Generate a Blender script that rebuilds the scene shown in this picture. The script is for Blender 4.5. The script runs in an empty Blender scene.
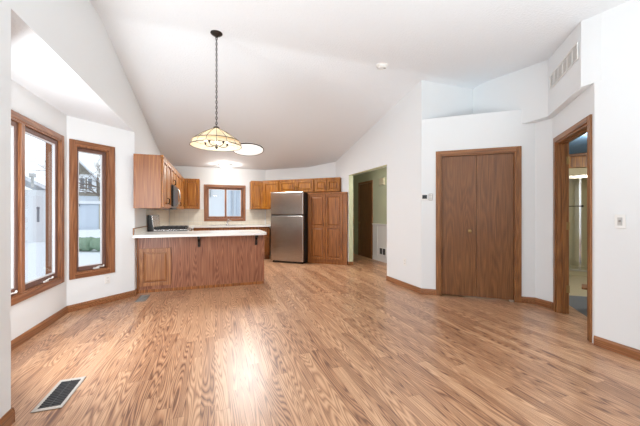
import bpy, bmesh, math, random
from mathutils import Vector, Matrix
random.seed(7)
PI = math.pi
S = bpy.context.scene
COL = S.collection

# ------------------------------------------------------------------ camera, world, lights, exposure
cam_d = bpy.data.cameras.new('camera'); cam = bpy.data.objects.new('camera', cam_d); COL.objects.link(cam)
cam.location = (0, 0, 1.2)
YAW = math.atan(105 / 300)
cam.rotation_euler = (PI / 2, 0, -YAW)
cam_d.sensor_width = 36.0; cam_d.lens = 300 / 640 * 36; cam_d.clip_start = 0.05; cam_d.clip_end = 500
S.camera = cam
S.view_settings.view_transform = 'Standard'; S.view_settings.look = 'None'
S.view_settings.gamma = 1.0; S.view_settings.use_curve_mapping = False
S.view_settings.exposure = -0.31
S.cycles.max_bounces = 10; S.cycles.diffuse_bounces = 6; S.cycles.glossy_bounces = 4
S.cycles.transparent_max_bounces = 12; S.cycles.use_denoising = True
S.cycles.sample_clamp_indirect = 4.0

w = bpy.data.worlds.new('overcast'); S.world = w; w.use_nodes = True
wn = w.node_tree.nodes; wl = w.node_tree.links
bg = wn['Background']
tc = wn.new('ShaderNodeTexCoord'); sx = wn.new('ShaderNodeSeparateXYZ'); cr = wn.new('ShaderNodeValToRGB')
wl.new(tc.outputs['Generated'], sx.inputs[0]); wl.new(sx.outputs['Z'], cr.inputs[0])
cr.color_ramp.elements[0].position = 0.0; cr.color_ramp.elements[0].color = (0.86, 0.90, 0.95, 1)
cr.color_ramp.elements[1].position = 0.6; cr.color_ramp.elements[1].color = (0.79, 0.86, 0.95, 1)
wl.new(cr.outputs[0], bg.inputs['Color']); bg.inputs['Strength'].default_value = 2.0

def area(name, loc, rot, sx_, sy_, power, col=(1, 1, 1)):
    d = bpy.data.lights.new(name, 'AREA'); d.shape = 'RECTANGLE'; d.size = sx_; d.size_y = sy_; d.energy = power; d.color = col
    o = bpy.data.objects.new(name, d); COL.objects.link(o); o.location = loc; o.rotation_euler = rot
    return o
# added fill lights: unseen area sources left, in the bay and behind the camera
area('fill_left', (-1.04, -0.75, 1.25), (0, -PI / 2, 0), 2.1, 2.5, 13, (0.90, 0.96, 1.0))  # added fill from the left, the wall has no patio door
area('fill_bay', (-1.33, 2.60, 1.25), (PI / 2, 0, -0.82), 0.5, 1.6, 62, (0.93, 0.97, 1.0))  # added fill, the near bay wall has no window
area('fill_rear', (1.1, -2.9, 1.35), (PI / 2, 0, 0), 4.0, 2.1, 12, (0.94, 0.97, 1.0))  # added fill, the rear wall is closed
up = area('fill_up', (0.95, -1.45, 0.55), (math.radians(150), 0, 0), 2.4, 2.2, 160, (0.88, 0.965, 1.0)); up.data.spread = math.radians(112)  # added fill aimed upward to even out the ceiling
def point(name, loc, power, r=0.1, col=(1, 0.93, 0.82)):
    d = bpy.data.lights.new(name, 'POINT'); d.energy = power; d.shadow_soft_size = r; d.color = col
    o = bpy.data.objects.new(name, d); COL.objects.link(o); o.location = loc
    return o

# ------------------------------------------------------------------ materials
def new_mat(name):
    m = bpy.data.materials.new(name); m.use_nodes = True
    return m, m.node_tree.nodes, m.node_tree.links, m.node_tree.nodes['Principled BSDF']
def plain(name, col, rough=0.5, metal=0.0, bump=0.0, bscale=60, var=0.0, emit=None, estr=0.0, spec=None):
    m, n, l, b = new_mat(name)
    b.inputs['Base Color'].default_value = (*col, 1); b.inputs['Roughness'].default_value = rough
    b.inputs['Metallic'].default_value = metal
    if spec is not None: b.inputs['Specular IOR Level'].default_value = spec
    t = n.new('ShaderNodeTexCoord')
    nz = n.new('ShaderNodeTexNoise'); nz.inputs['Scale'].default_value = bscale; nz.inputs['Detail'].default_value = 3
    l.new(t.outputs['Object'], nz.inputs['Vector'])
    if var > 0:
        mx = n.new('ShaderNodeMixRGB'); mx.blend_type = 'MULTIPLY'; mx.inputs[0].default_value = var
        mx.inputs[1].default_value = (*col, 1)
        l.new(nz.outputs['Fac'], mx.inputs[2]); l.new(mx.outputs[0], b.inputs['Base Color'])
    if bump > 0:
        bp = n.new('ShaderNodeBump'); bp.inputs['Strength'].default_value = bump; bp.inputs['Distance'].default_value = 0.01
        l.new(nz.outputs['Fac'], bp.inputs['Height']); l.new(bp.outputs[0], b.inputs['Normal'])
    if emit:
        b.inputs['Emission Color'].default_value = (*emit, 1); b.inputs['Emission Strength'].default_value = estr
    return m
def mth(n, l, op, a, b=None, c=None):
    x = n.new('ShaderNodeMath'); x.operation = op
    for i, v in enumerate((a, b, c)):
        if v is None: continue
        if isinstance(v, (int, float)): x.inputs[i].default_value = v
        else: l.new(v, x.inputs[i])
    return x.outputs[0]
def ramp(n, l, fac, stops):
    r = n.new('ShaderNodeValToRGB'); e = r.color_ramp.elements
    while len(e) < len(stops): e.new(0.5)
    for i, (p, c) in enumerate(stops):
        e[i].position = p; e[i].color = (*c, 1)
    l.new(fac, r.inputs[0]); return r.outputs[0]
def oak(name, dark, mid, light, grain='Z', rough=0.38, cath=0.5, gs=1.0):
    """oak: fine pores and cathedral figure running along one axis"""
    m, n, l, b = new_mat(name)
    t = n.new('ShaderNodeTexCoord'); oi = n.new('ShaderNodeObjectInfo')
    off = n.new('ShaderNodeVectorMath'); off.operation = 'ADD'
    sc = n.new('ShaderNodeVectorMath'); sc.operation = 'SCALE'; sc.inputs[3].default_value = 7.0
    cmb = n.new('ShaderNodeCombineXYZ')
    for i in range(3): l.new(oi.outputs['Random'], cmb.inputs[i])
    l.new(cmb.outputs[0], sc.inputs[0]); l.new(t.outputs['Object'], off.inputs[0]); l.new(sc.outputs[0], off.inputs[1])
    def mapped(a, g):
        mp = n.new('ShaderNodeMapping')
        s = {'X': (g, a, a), 'Y': (a, g, a), 'Z': (a, a, g)}[grain]
        mp.inputs['Scale'].default_value = s; l.new(off.outputs[0], mp.inputs[0]); return mp.outputs[0]
    f = n.new('ShaderNodeTexNoise'); f.inputs['Scale'].default_value = 1; f.inputs['Detail'].default_value = 4
    l.new(mapped(90 * gs, 2.2 * gs), f.inputs['Vector'])
    wz = n.new('ShaderNodeTexNoise'); wz.inputs['Scale'].default_value = 1; wz.inputs['Detail'].default_value = 0.5
    l.new(mapped(6.5 * gs, 0.45 * gs), wz.inputs['Vector'])
    rings = mth(n, l, 'FRACT', mth(n, l, 'MULTIPLY', wz.outputs['Fac'], 17))
    rings = mth(n, l, 'ABSOLUTE', mth(n, l, 'SUBTRACT', rings, 0.5))
    rings = mth(n, l, 'MULTIPLY', rings, 2.0)
    v = mth(n, l, 'ADD', mth(n, l, 'MULTIPLY', f.outputs['Fac'], 1 - cath * 0.35), mth(n, l, 'MULTIPLY', rings, cath * 0.35))
    c = ramp(n, l, v, [(0.28, light), (0.5, mid), (0.74, dark)])
    l.new(c, b.inputs['Base Color']); b.inputs['Roughness'].default_value = rough
    bp = n.new('ShaderNodeBump'); bp.inputs['Strength'].default_value = 0.08; bp.inputs['Distance'].default_value = 0.003
    l.new(f.outputs['Fac'], bp.inputs['Height']); l.new(bp.outputs[0], b.inputs['Normal'])
    return m
def s2l(r, g, b):
    f = lambda c: ((c / 255 + 0.055) / 1.055) ** 2.4 if c > 10 else c / 255 / 12.92
    return (f(r), f(g), f(b))

M = {}
M['wall'] = plain('white_wall_paint', (0.80, 0.825, 0.84), 0.85, bump=0.05, bscale=180)
M['ceiling'] = plain('textured_ceiling', (0.80, 0.83, 0.86), 0.95, bump=0.55, bscale=55)
M['green'] = plain('sage_green_paint', s2l(190, 194, 166), 0.8)
M['blue'] = plain('blue_paint', s2l(95, 130, 170), 0.8)
M['white'] = plain('white_enamel', (0.80, 0.80, 0.78), 0.4)
M['plastic'] = plain('white_plastic', (0.82, 0.82, 0.80), 0.35)
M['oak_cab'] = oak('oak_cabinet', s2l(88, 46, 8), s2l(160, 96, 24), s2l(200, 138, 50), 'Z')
M['oak_dark'] = oak('oak_cabinet_dark', s2l(80, 42, 16), s2l(138, 82, 36), s2l(172, 112, 56), 'Z')  # darker oak tone for the pantry and base cabinets
M['oak_pen'] = oak('oak_peninsula', s2l(106, 60, 40), s2l(138, 86, 60), s2l(164, 112, 82), 'Z', cath=0.8, gs=1.4)
M['oak_pen_door'] = oak('oak_peninsula_door', s2l(112, 66, 36), s2l(154, 100, 60), s2l(182, 130, 84), 'Z')
M['oak_side'] = oak('oak_cabinet_side', s2l(116, 66, 30), s2l(146, 88, 44), s2l(168, 110, 60), 'Z')
M['oak_door'] = oak('oak_flush_door', s2l(86, 50, 24), s2l(120, 76, 40), s2l(144, 97, 57), 'Z', cath=0.45, gs=1.1)
M['oak_trim'] = oak('oak_trim_vertical', s2l(94, 56, 28), s2l(136, 88, 48), s2l(164, 112, 66), 'Z')
M['oak_trim_h'] = oak('oak_trim_level', s2l(94, 56, 28), s2l(136, 88, 48), s2l(164, 112, 66), 'Y')
M['oak_win'] = oak('oak_window_vertical', s2l(98, 57, 34), s2l(138, 88, 56), s2l(166, 116, 80), 'Z')
M['oak_win_h'] = oak('oak_window_level', s2l(98, 57, 34), s2l(138, 88, 56), s2l(166, 116, 80), 'X')
M['sash'] = plain('sash_brown', s2l(120, 88, 78), 0.5, var=0.3)
M['vinyl'] = plain('vinyl_white', (0.72, 0.72, 0.74), 0.4)
M['base'] = oak('oak_baseboard', s2l(100, 60, 34), s2l(140, 90, 54), s2l(164, 112, 72), 'X')
M['counter'] = plain('laminate_counter', s2l(234, 232, 226), 0.25, var=0.08, bscale=400)
M['black'] = plain('black_enamel', (0.012, 0.012, 0.013), 0.3)
M['iron'] = plain('cast_iron', (0.015, 0.015, 0.015), 0.6, bump=0.2, bscale=200)
M['bronze'] = plain('dark_bronze', (0.035, 0.028, 0.024), 0.42, 0.8)
M['chrome'] = plain('chrome', (0.75, 0.75, 0.76), 0.12, 1.0)
M['nickel'] = plain('brushed_nickel', (0.6, 0.58, 0.54), 0.3, 1.0)
M['brass'] = plain('aged_brass', (0.38, 0.26, 0.12), 0.35, 1.0)
M['grey_dark'] = plain('dark_grey', (0.05, 0.05, 0.052), 0.6)
M['grey_mid'] = plain('grey_metal', (0.30, 0.29, 0.27), 0.45, 0.5)
M['register'] = plain('register_metal', (0.55, 0.52, 0.48), 0.4, 0.3)
M['bath_wall'] = plain('bath_beige', s2l(205, 196, 168), 0.5)
M['bath_floor'] = plain('bath_vinyl', s2l(205, 190, 158), 0.5, var=0.2, bscale=20)
M['carpet'] = plain('slate_carpet', s2l(140, 142, 148), 0.95, bump=0.6, bscale=250, var=0.6)
M['snow'] = plain('snow', (0.80, 0.83, 0.87), 0.9, bump=0.4, bscale=1.2)
M['hedge'] = plain('winter_hedge', s2l(150, 176, 150), 0.9, bump=1.0, bscale=6, var=0.5)
M['siding'] = plain('pale_blue_siding', s2l(205, 213, 222), 0.7)
M['garage'] = plain('garage_door_blue_white', s2l(200, 209, 220), 0.6)
M['gable'] = plain('taupe_gable_siding', s2l(150, 143, 130), 0.8, var=0.3, bscale=8)
M['roof_snow'] = plain('snow_roof', (0.75, 0.77, 0.80), 0.9)
M['ext_white'] = plain('ext_white_siding', (0.78, 0.80, 0.82), 0.8)
M['ext_glass'] = plain('ext_dark_pane', s2l(125, 132, 140), 0.1)
M['stone'] = plain('tan_corner_siding', s2l(205, 198, 178), 0.8, var=0.3, bscale=12)
M['bark'] = plain('bark', s2l(120, 108, 98), 0.9, bump=0.6, bscale=30)
M['bulb'] = plain('warm_bulb', (1, 0.93, 0.82), 0.4, emit=(1, 0.9, 0.74), estr=9)

def make_steel():
    m, n, l, b = new_mat('stainless_steel')
    b.inputs['Metallic'].default_value = 1.0; b.inputs['Roughness'].default_value = 0.27
    t = n.new('ShaderNodeTexCoord'); mp = n.new('ShaderNodeMapping'); mp.inputs['Scale'].default_value = (3, 3, 260)
    nz = n.new('ShaderNodeTexNoise'); nz.inputs['Scale'].default_value = 1; nz.inputs['Detail'].default_value = 3
    l.new(t.outputs['Object'], mp.inputs[0]); l.new(mp.outputs[0], nz.inputs['Vector'])
    c = ramp(n, l, nz.outputs['Fac'], [(0.3, (0.48, 0.465, 0.45)), (0.7, (0.58, 0.56, 0.54))]); l.new(c, b.inputs['Base Color'])
    return m
M['steel'] = make_steel()
def make_glass():
    m, n, l, b = new_mat('window_glass'); n.remove(b)
    out = [x for x in n if x.type == 'OUTPUT_MATERIAL'][0]
    tr = n.new('ShaderNodeBsdfTransparent'); tr.inputs[0].default_value = (0.97, 0.98, 0.98, 1)
    gl = n.new('ShaderNodeBsdfGlossy'); gl.inputs['Roughness'].default_value = 0.02
    lw = n.new('ShaderNodeLayerWeight'); lw.inputs[0].default_value = 0.5
    p5 = mth(n, l, 'POWER', lw.outputs['Facing'], 5.0)
    fr = mth(n, l, 'ADD', mth(n, l, 'MULTIPLY', p5, 0.9), 0.03)
    mx = n.new('ShaderNodeMixShader'); l.new(fr, mx.inputs[0]); l.new(tr.outputs[0], mx.inputs[1]); l.new(gl.outputs[0], mx.inputs[2])
    l.new(mx.outputs[0], out.inputs[0]); return m
M['glass'] = make_glass()
def make_tile():
    m, n, l, b = new_mat('backsplash_tile')
    t = n.new('ShaderNodeTexCoord'); br = n.new('ShaderNodeTexBrick'); br.offset = 0.0
    br.inputs['Color1'].default_value = (*s2l(228, 220, 204), 1); br.inputs['Color2'].default_value = (*s2l(220, 211, 196), 1)
    br.inputs['Mortar'].default_value = (*s2l(205, 198, 186), 1); br.inputs['Scale'].default_value = 1
    br.inputs['Brick Width'].default_value = 0.11; br.inputs['Row Height'].default_value = 0.11; br.inputs['Mortar Size'].default_value = 0.003
    sp = n.new('ShaderNodeSeparateXYZ'); cb = n.new('ShaderNodeCombineXYZ')
    l.new(t.outputs['Object'], sp.inputs[0]); l.new(sp.outputs['X'], cb.inputs[0]); l.new(sp.outputs['Z'], cb.inputs[1])
    l.new(cb.outputs[0], br.inputs['Vector']); l.new(br.outputs['Color'], b.inputs['Base Color']); b.inputs['Roughness'].default_value = 0.3
    return m
M['tile'] = make_tile()
def make_shade():
    m, n, l, b = new_mat('art_glass')
    b.inputs['Base Color'].default_value = (*s2l(250, 232, 196), 1); b.inputs['Roughness'].default_value = 0.35
    out = [x for x in n if x.type == 'OUTPUT_MATERIAL'][0]
    t = n.new('ShaderNodeTexCoord'); nz = n.new('ShaderNodeTexNoise'); nz.inputs['Scale'].default_value = 18
    l.new(t.outputs['Object'], nz.inputs['Vector'])
    c = ramp(n, l, nz.outputs['Fac'], [(0.3, s2l(250, 236, 208)), (0.7, s2l(255, 250, 236))]); l.new(c, b.inputs['Base Color'])
    tl = n.new('ShaderNodeBsdfTranslucent'); l.new(c, tl.inputs[0])
    mx = n.new('ShaderNodeMixShader'); mx.inputs[0].default_value = 0.55
    l.new(b.outputs[0], mx.inputs[1]); l.new(tl.outputs[0], mx.inputs[2]); l.new(mx.outputs[0], out.inputs[0])
    return m
M['shade'] = make_shade()
M['amber'] = plain('amber_glass_band', s2l(236, 206, 160), 0.35)
def make_floor():
    m, n, l, b = new_mat('oak_laminate')
    t = n.new('ShaderNodeTexCoord'); sp = n.new('ShaderNodeSeparateXYZ'); l.new(t.outputs['Object'], sp.inputs[0])
    x, y = sp.outputs['X'], sp.outputs['Y']
    PW, PL = 0.085, 1.1
    row = mth(n, l, 'FLOOR', mth(n, l, 'DIVIDE', x, PW))
    wn1 = n.new('ShaderNodeTexWhiteNoise'); wn1.noise_dimensions = '1D'; l.new(row, wn1.inputs['W'])
    yy = mth(n, l, 'ADD', mth(n, l, 'DIVIDE', y, PL), mth(n, l, 'MULTIPLY', wn1.outputs['Value'], 7.3))
    idx = mth(n, l, 'FLOOR', yy)
    cb = n.new('ShaderNodeCombineXYZ'); l.new(row, cb.inputs[0]); l.new(idx, cb.inputs[1])
    wn2 = n.new('ShaderNodeTexWhiteNoise'); wn2.noise_dimensions = '2D'; l.new(cb.outputs[0], wn2.inputs['Vector'])
    rnd = wn2.outputs['Value']
    # grain space: every strip takes its own slice of the figure
    g = n.new('ShaderNodeCombineXYZ'); l.new(mth(n, l, 'MULTIPLY', x, 1.0), g.inputs[0]); l.new(y, g.inputs[1])
    l.new(mth(n, l, 'MULTIPLY', rnd, 37.0), g.inputs[2])
    def mapped(sx_, sy_, sz_=1.0):
        mp = n.new('ShaderNodeMapping'); mp.inputs['Scale'].default_value = (sx_, sy_, sz_); l.new(g.outputs[0], mp.inputs[0]); return mp.outputs[0]
    a = n.new('ShaderNodeTexNoise'); a.inputs['Scale'].default_value = 1; a.inputs['Detail'].default_value = 0.6; l.new(mapped(13, 0.75), a.inputs['Vector'])
    fig = mth(n, l, 'FRACT', mth(n, l, 'MULTIPLY', a.outputs['Fac'], 23))
    fig = mth(n, l, 'POWER', mth(n, l, 'MULTIPLY', mth(n, l, 'ABSOLUTE', mth(n, l, 'SUBTRACT', fig, 0.5)), 2.0), 1.4)
    f = n.new('ShaderNodeTexNoise'); f.inputs['Scale'].default_value = 1; f.inputs['Detail'].default_value = 3; l.new(mapped(130, 4.5), f.inputs['Vector'])
    v = mth(n, l, 'ADD', mth(n, l, 'MULTIPLY', fig, 0.46), mth(n, l, 'MULTIPLY', f.outputs['Fac'], 0.50))
    v = mth(n, l, 'ADD', v, mth(n, l, 'MULTIPLY', mth(n, l, 'SUBTRACT', rnd, 0.5), 0.26))
    c = ramp(n, l, v, [(0.14, s2l(210, 168, 132)), (0.44, s2l(178, 131, 96)), (0.76, s2l(112, 70, 46))])
    # seams
    fx = mth(n, l, 'FRACT', mth(n, l, 'DIVIDE', x, PW)); fy = mth(n, l, 'FRACT', yy)
    s = mth(n, l, 'MAXIMUM', mth(n, l, 'LESS_THAN', fx, 0.03), mth(n, l, 'LESS_THAN', fy, 0.003))
    mx = n.new('ShaderNodeMixRGB'); mx.blend_type = 'MULTIPLY'; l.new(mth(n, l, 'MULTIPLY', s, 0.35), mx.inputs[0])
    l.new(c, mx.inputs[1]); mx.inputs[2].default_value = (0.45, 0.33, 0.25, 1)
    l.new(mx.outputs[0], b.inputs['Base Color']); b.inputs['Roughness'].default_value = 0.34
    b.inputs['Specular IOR Level'].default_value = 1.0
    bp = n.new('ShaderNodeBump'); bp.inputs['Strength'].default_value = 0.05; bp.inputs['Distance'].default_value = 0.003
    l.new(f.outputs['Fac'], bp.inputs['Height']); l.new(bp.outputs[0], b.inputs['Normal'])
    return m
M['floor'] = make_floor()
def led(name, col, strength):
    return plain(name, (0.9, 0.9, 0.88), 0.5, emit=col, estr=strength)
M['led'] = led('lit_diffuser', (1.0, 0.96, 0.88), 2.6)
M['skytube'] = led('lit_large_diffuser', (0.98, 0.98, 0.96), 0.9)

# ------------------------------------------------------------------ mesh helpers
class MB:
    def __init__(s): s.bm = bmesh.new()
    def box(s, x0, x1, y0, y1, z0, z1, bev=0.0):
        r = bmesh.ops.create_cube(s.bm, size=1.0)['verts']
        for v in r:
            v.co = Vector(((x0 + x1) / 2 + v.co.x * (x1 - x0), (y0 + y1) / 2 + v.co.y * (y1 - y0), (z0 + z1) / 2 + v.co.z * (z1 - z0)))
        if bev > 0:
            es = list({e for v in r for e in v.link_edges})
            bmesh.ops.bevel(s.bm, geom=es, offset=bev, segments=2, affect='EDGES', profile=0.5)
        return s
    def quad(s, pts):
        s.bm.faces.new([s.bm.verts.new(p) for p in pts]); return s
    def prism(s, poly, z0, z1, bev=0.0):
        n = len(poly)
        a = [s.bm.verts.new((p[0], p[1], z0)) for p in poly]; b = [s.bm.verts.new((p[0], p[1], z1)) for p in poly]
        s.bm.faces.new(a[::-1]); s.bm.faces.new(b)
        for i in range(n): s.bm.faces.new((a[i], a[(i + 1) % n], b[(i + 1) % n], b[i]))
        return s
    def prism_x(s, poly, x0, x1):   # poly in (y, z), extruded in x
        n = len(poly)
        a = [s.bm.verts.new((x0, p[0], p[1])) for p in poly]; b = [s.bm.verts.new((x1, p[0], p[1])) for p in poly]
        s.bm.faces.new(a); s.bm.faces.new(b[::-1])
        for i in range(n): s.bm.faces.new((b[i], b[(i + 1) % n], a[(i + 1) % n], a[i]))
        return s
    def lathe(s, prof, seg=24, c=(0, 0, 0), axis='Z', closed=False):
        rings = []
        for r, z in prof:
            ring = []
            for i in range(seg):
                t = 2 * PI * i / seg
                p = (r * math.cos(t), r * math.sin(t), z)
                if axis == 'Y': p = (p[0], p[2], p[1])
                if axis == 'X': p = (p[2], p[0], p[1])
                ring.append(s.bm.verts.new((c[0] + p[0], c[1] + p[1], c[2] + p[2])))
            rings.append(ring)
        for a, b in zip(rings, rings[1:]):
            for i in range(seg):
                j = (i + 1) % seg; s.bm.faces.new((a[i], a[j], b[j], b[i]))
        s.bm.faces.new(rings[0][::-1]); s.bm.faces.new(rings[-1])
        return s
    def tube(s, pts, r, seg=8):
        pts = [Vector(p) for p in pts]; rings = []
        rr = r if isinstance(r, (list, tuple)) else [r] * len(pts)
        for i, p in enumerate(pts):
            d = (pts[min(i + 1, len(pts) - 1)] - pts[max(i - 1, 0)]).normalized()
            u = d.cross(Vector((0, 0, 1)) if abs(d.z) < 0.95 else Vector((1, 0, 0))).normalized(); v = d.cross(u)
            rings.append([s.bm.verts.new(p + (u * math.cos(2 * PI * k / seg) + v * math.sin(2 * PI * k / seg)) * rr[i]) for k in range(seg)])
        for a, b in zip(rings, rings[1:]):
            for k in range(seg):
                j = (k + 1) % seg; s.bm.faces.new((a[k], a[j], b[j], b[k]))
        s.bm.faces.new(rings[0][::-1]); s.bm.faces.new(rings[-1])
        return s
    def obj(s, name, mat, parent=None, smooth=False, loc=None, rz=0.0, label=None):
        bmesh.ops.recalc_face_normals(s.bm, faces=s.bm.faces)
        me = bpy.data.meshes.new(name); s.bm.to_mesh(me); s.bm.free()
        me.materials.append(M[mat] if isinstance(mat, str) else mat)
        if smooth:
            for p in me.polygons: p.use_smooth = True
            me.set_sharp_from_angle(angle=math.radians(40))
        o = bpy.data.objects.new(name, me); COL.objects.link(o)
        if parent is not None: o.parent = parent
        if loc is not None: o.location = loc
        o.rotation_euler.z = rz
        if label: o['label'] = label
        return o
def thing(name, label, cat, loc=(0, 0, 0), rz=0.0, group=None, kind=None):
    o = bpy.data.objects.new(name, None); COL.objects.link(o); o.location = loc; o.rotation_euler.z = rz
    o.empty_display_size = 0.1
    o['label'] = label; o['category'] = cat
    if group: o['group'] = group
    if kind: o['kind'] = kind
    return o
def tag(o, label, cat=None, group=None, kind=None):
    o['label'] = label
    if cat: o['category'] = cat
    if group: o['group'] = group
    if kind: o['kind'] = kind
    return o
def struct(o, label=None):
    o['kind'] = 'structure'
    if label: o['label'] = label
    return o

def wall(name, P, Q, z0, z1, th, side, holes=(), mat='wall', label=None):
    """wall whose room face runs P -> Q; thickness th to side (+1 left of travel, -1 right); holes (s0, s1, z0, z1)"""
    P = Vector(P); Q = Vector(Q); L = (Q - P).length; ang = math.atan2(Q.y - P.y, Q.x - P.x)
    ss = sorted({0.0, L} | {v for h in holes for v in h[:2]}); zs = sorted({z0, z1} | {v for h in holes for v in h[2:]})
    t0, t1 = (0, th) if side > 0 else (-th, 0)
    m = MB()
    def solid(i, k):
        if i < 0 or k < 0 or i >= len(ss) - 1 or k >= len(zs) - 1: return False
        cs, cz = (ss[i] + ss[i + 1]) / 2, (zs[k] + zs[k + 1]) / 2
        return not any(h[0] < cs < h[1] and h[2] < cz < h[3] for h in holes)
    for i in range(len(ss) - 1):
        for k in range(len(zs) - 1):
            if not solid(i, k): continue
            a, b, c, d = ss[i], ss[i + 1], zs[k], zs[k + 1]
            m.quad([(a, t0, c), (b, t0, c), (b, t0, d), (a, t0, d)]); m.quad([(a, t1, c), (a, t1, d), (b, t1, d), (b, t1, c)])
            if not solid(i - 1, k): m.quad([(a, t0, c), (a, t0, d), (a, t1, d), (a, t1, c)])
            if not solid(i + 1, k): m.quad([(b, t0, c), (b, t1, c), (b, t1, d), (b, t0, d)])
            if not solid(i, k - 1): m.quad([(a, t0, c), (a, t1, c), (b, t1, c), (b, t0, c)])
            if not solid(i, k + 1): m.quad([(a, t0, d), (b, t0, d), (b, t1, d), (a, t1, d)])
    bmesh.ops.remove_doubles(m.bm, verts=m.bm.verts, dist=1e-5)
    o = m.obj(name, mat, loc=(P.x, P.y, 0), rz=ang)
    return struct(o, label)
def baseboard(name, pts, side, h=0.085, t=0.014, z=0.0):
    """runs along polyline pts on the room side"""
    m = MB()
    root = None
    for i in range(len(pts) - 1):
        P = Vector(pts[i]); Q = Vector(pts[i + 1]); L = (Q - P).length
        d = (Q - P) / L; nrm = Vector((-d.y, d.x)) * side
        def pt(s_, t_, z_): v = P + d * s_ + nrm * t_; return (v.x, v.y, z_)
        prof = [(0.001, z + 0.001), (t, z + 0.001), (t, z + h * 0.75), (t * 0.45, z + h), (0.001, z + h)]
        e = t * 0.6
        a = [m.bm.verts.new(pt(-e if i else 0, *p)) for p in prof]; b = [m.bm.verts.new(pt(L + (e if i < len(pts) - 2 else 0), *p)) for p in prof]
        m.bm.faces.new(a); m.bm.faces.new(b[::-1])
        for k in range(5): m.bm.faces.new((a[k], b[k], b[(k + 1) % 5], a[(k + 1) % 5]))
    o = m.obj(name, 'base_y' if abs(pts[0][1] - pts[-1][1]) > abs(pts[0][0] - pts[-1][0]) else 'base')
    return struct(o, 'oak baseboard at the foot of the wall')
M['base_y'] = oak('oak_baseboard_y', s2l(100, 60, 34), s2l(140, 90, 54), s2l(164, 112, 72), 'Y')

# ------------------------------------------------------------------ key plan points
XL = -1.1                       # left wall
BN, AN, AF, BF = (XL, 2.20), (-1.68, 2.84), (-1.68, 4.40), (XL, 4.99)   # bay
YB = 8.40                       # far kitchen wall
D0, D1 = Vector((1.33, 8.40)), Vector((2.89, 7.057))   # slanted kitchen wall
DD = (D1 - D0).normalized(); DN = Vector((-DD.y, DD.x)); DA = math.atan2(DD.y, DD.x)
XH = 2.89                       # wall with the hall opening
P0, P1, P2, P3 = (XH, 3.70), (3.99, 2.80), (3.99, 2.585), (3.265, 1.755)
XR = 3.26
RIDGE_Y, RIDGE_Z = 3.56, 3.20
ZF, YF = 2.40, 7.56             # flat kitchen ceiling height, where the slope ends
YN = -3.0; ZN = RIDGE_Z - 0.115 * (RIDGE_Y - YN)
NZ = 2.37                       # bay ceiling

# ------------------------------------------------------------------ structure
m = MB(); m.prism([(-1.9, -3.2), (4.6, -3.2), (4.6, 9.6), (-1.9, 9.6)], -0.12, 0.0); struct(m.obj('floor', 'floor'), 'oak laminate strip floor running towards the kitchen')
m = MB()
soft = []
sl_a, sl_b = 0.115, -(RIDGE_Z - ZF) / (YF - RIDGE_Y)
for q in range(11):
    tt = -0.30 + 0.06 * q; soft.append((RIDGE_Y + tt, RIDGE_Z + (sl_a * tt if tt < 0 else sl_b * tt) - 0.012 * (1 - abs(tt) / 0.30) ** 2))
m.prism_x([(YN - 0.2, ZN)] + soft + [(YF, ZF), (YB + 0.2, ZF), (YB + 0.2, ZF + 0.15), (YF + 0.02, ZF + 0.15), (RIDGE_Y, RIDGE_Z + 0.15), (YN - 0.2, ZN + 0.15)], XL - 0.12, 4.4)
struct(m.obj('ceiling', 'ceiling', smooth=True), 'white textured vaulted ceiling')
# bay ceiling
m = MB(); m.prism([(XL - 0.001, BN[1] - 0.02), (XL - 0.001, BF[1] + 0.02), (XL - 0.12, BF[1] + 0.15), (AF[0] - 0.12, AF[1] + 0.05), (AN[0] - 0.12, AN[1] - 0.05), (XL - 0.12, BN[1] - 0.15)], NZ, NZ + 0.1)
struct(m.obj('ceiling_bay', 'ceiling'), 'low textured ceiling of the window bay')

wall('wall_left_near', (XL, YN), BN, 0, 3.4, 0.12, 1, label='white wall at the left edge before the bay')
wall('wall_left_header', BN, BF, NZ + 0.0005, 3.4, 0.12, 1, label='white wall above the window bay')
wall('wall_left_kitchen', BF, (XL, YB), 0, 3.2, 0.12, 1, label='white wall left of the kitchen')
wall('wall_bay_near', BN, AN, 0, NZ + 0.05, 0.12, 1)
LA = AF[1] - AN[1]
WA = (3.00, 4.235, 0.455, 2.035)     # y range, z range of window A hole
wall('wall_bay_side', AN, AF, 0, NZ + 0.05, 0.12, 1, [(WA[0] - AN[1], WA[1] - AN[1], WA[2], WA[3])])
Bv = Vector(BF) - Vector(AF); LB = Vector(Bv).length
def along_B(p): return (Vector(p) - Vector(AF)).dot(Bv) / LB
WB = (0.085, 0.485, 0.455, 2.035)
wall('wall_bay_far', AF, BF, 0, NZ + 0.05, 0.12, 1, [WB])
WK = (-0.215, 0.73, 1.04, 1.89)
wall('wall_kitchen', (XL - 0.12, YB), (D0.x + 0.08, YB), 0, 2.6, 0.12, 1, [(WK[0] - XL + 0.12, WK[1] - XL + 0.12, WK[2], WK[3])], label='white far kitchen wall with the window')
wall('wall_fridge', D0, D1, 0, 2.8, 0.12, 1, label='white slanted wall behind the fridge and pantry')
OP = (4.65, 6.27, 2.066)
wall('wall_hall', (XH, D1.y + 0.05), (XH, P0[1] + 0.003), 0, 3.3, 0.11, 1, [(D1.y + 0.05 - OP[1], D1.y + 0.05 - OP[0], -1, OP[2])], label='white wall with the hall opening')
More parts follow.
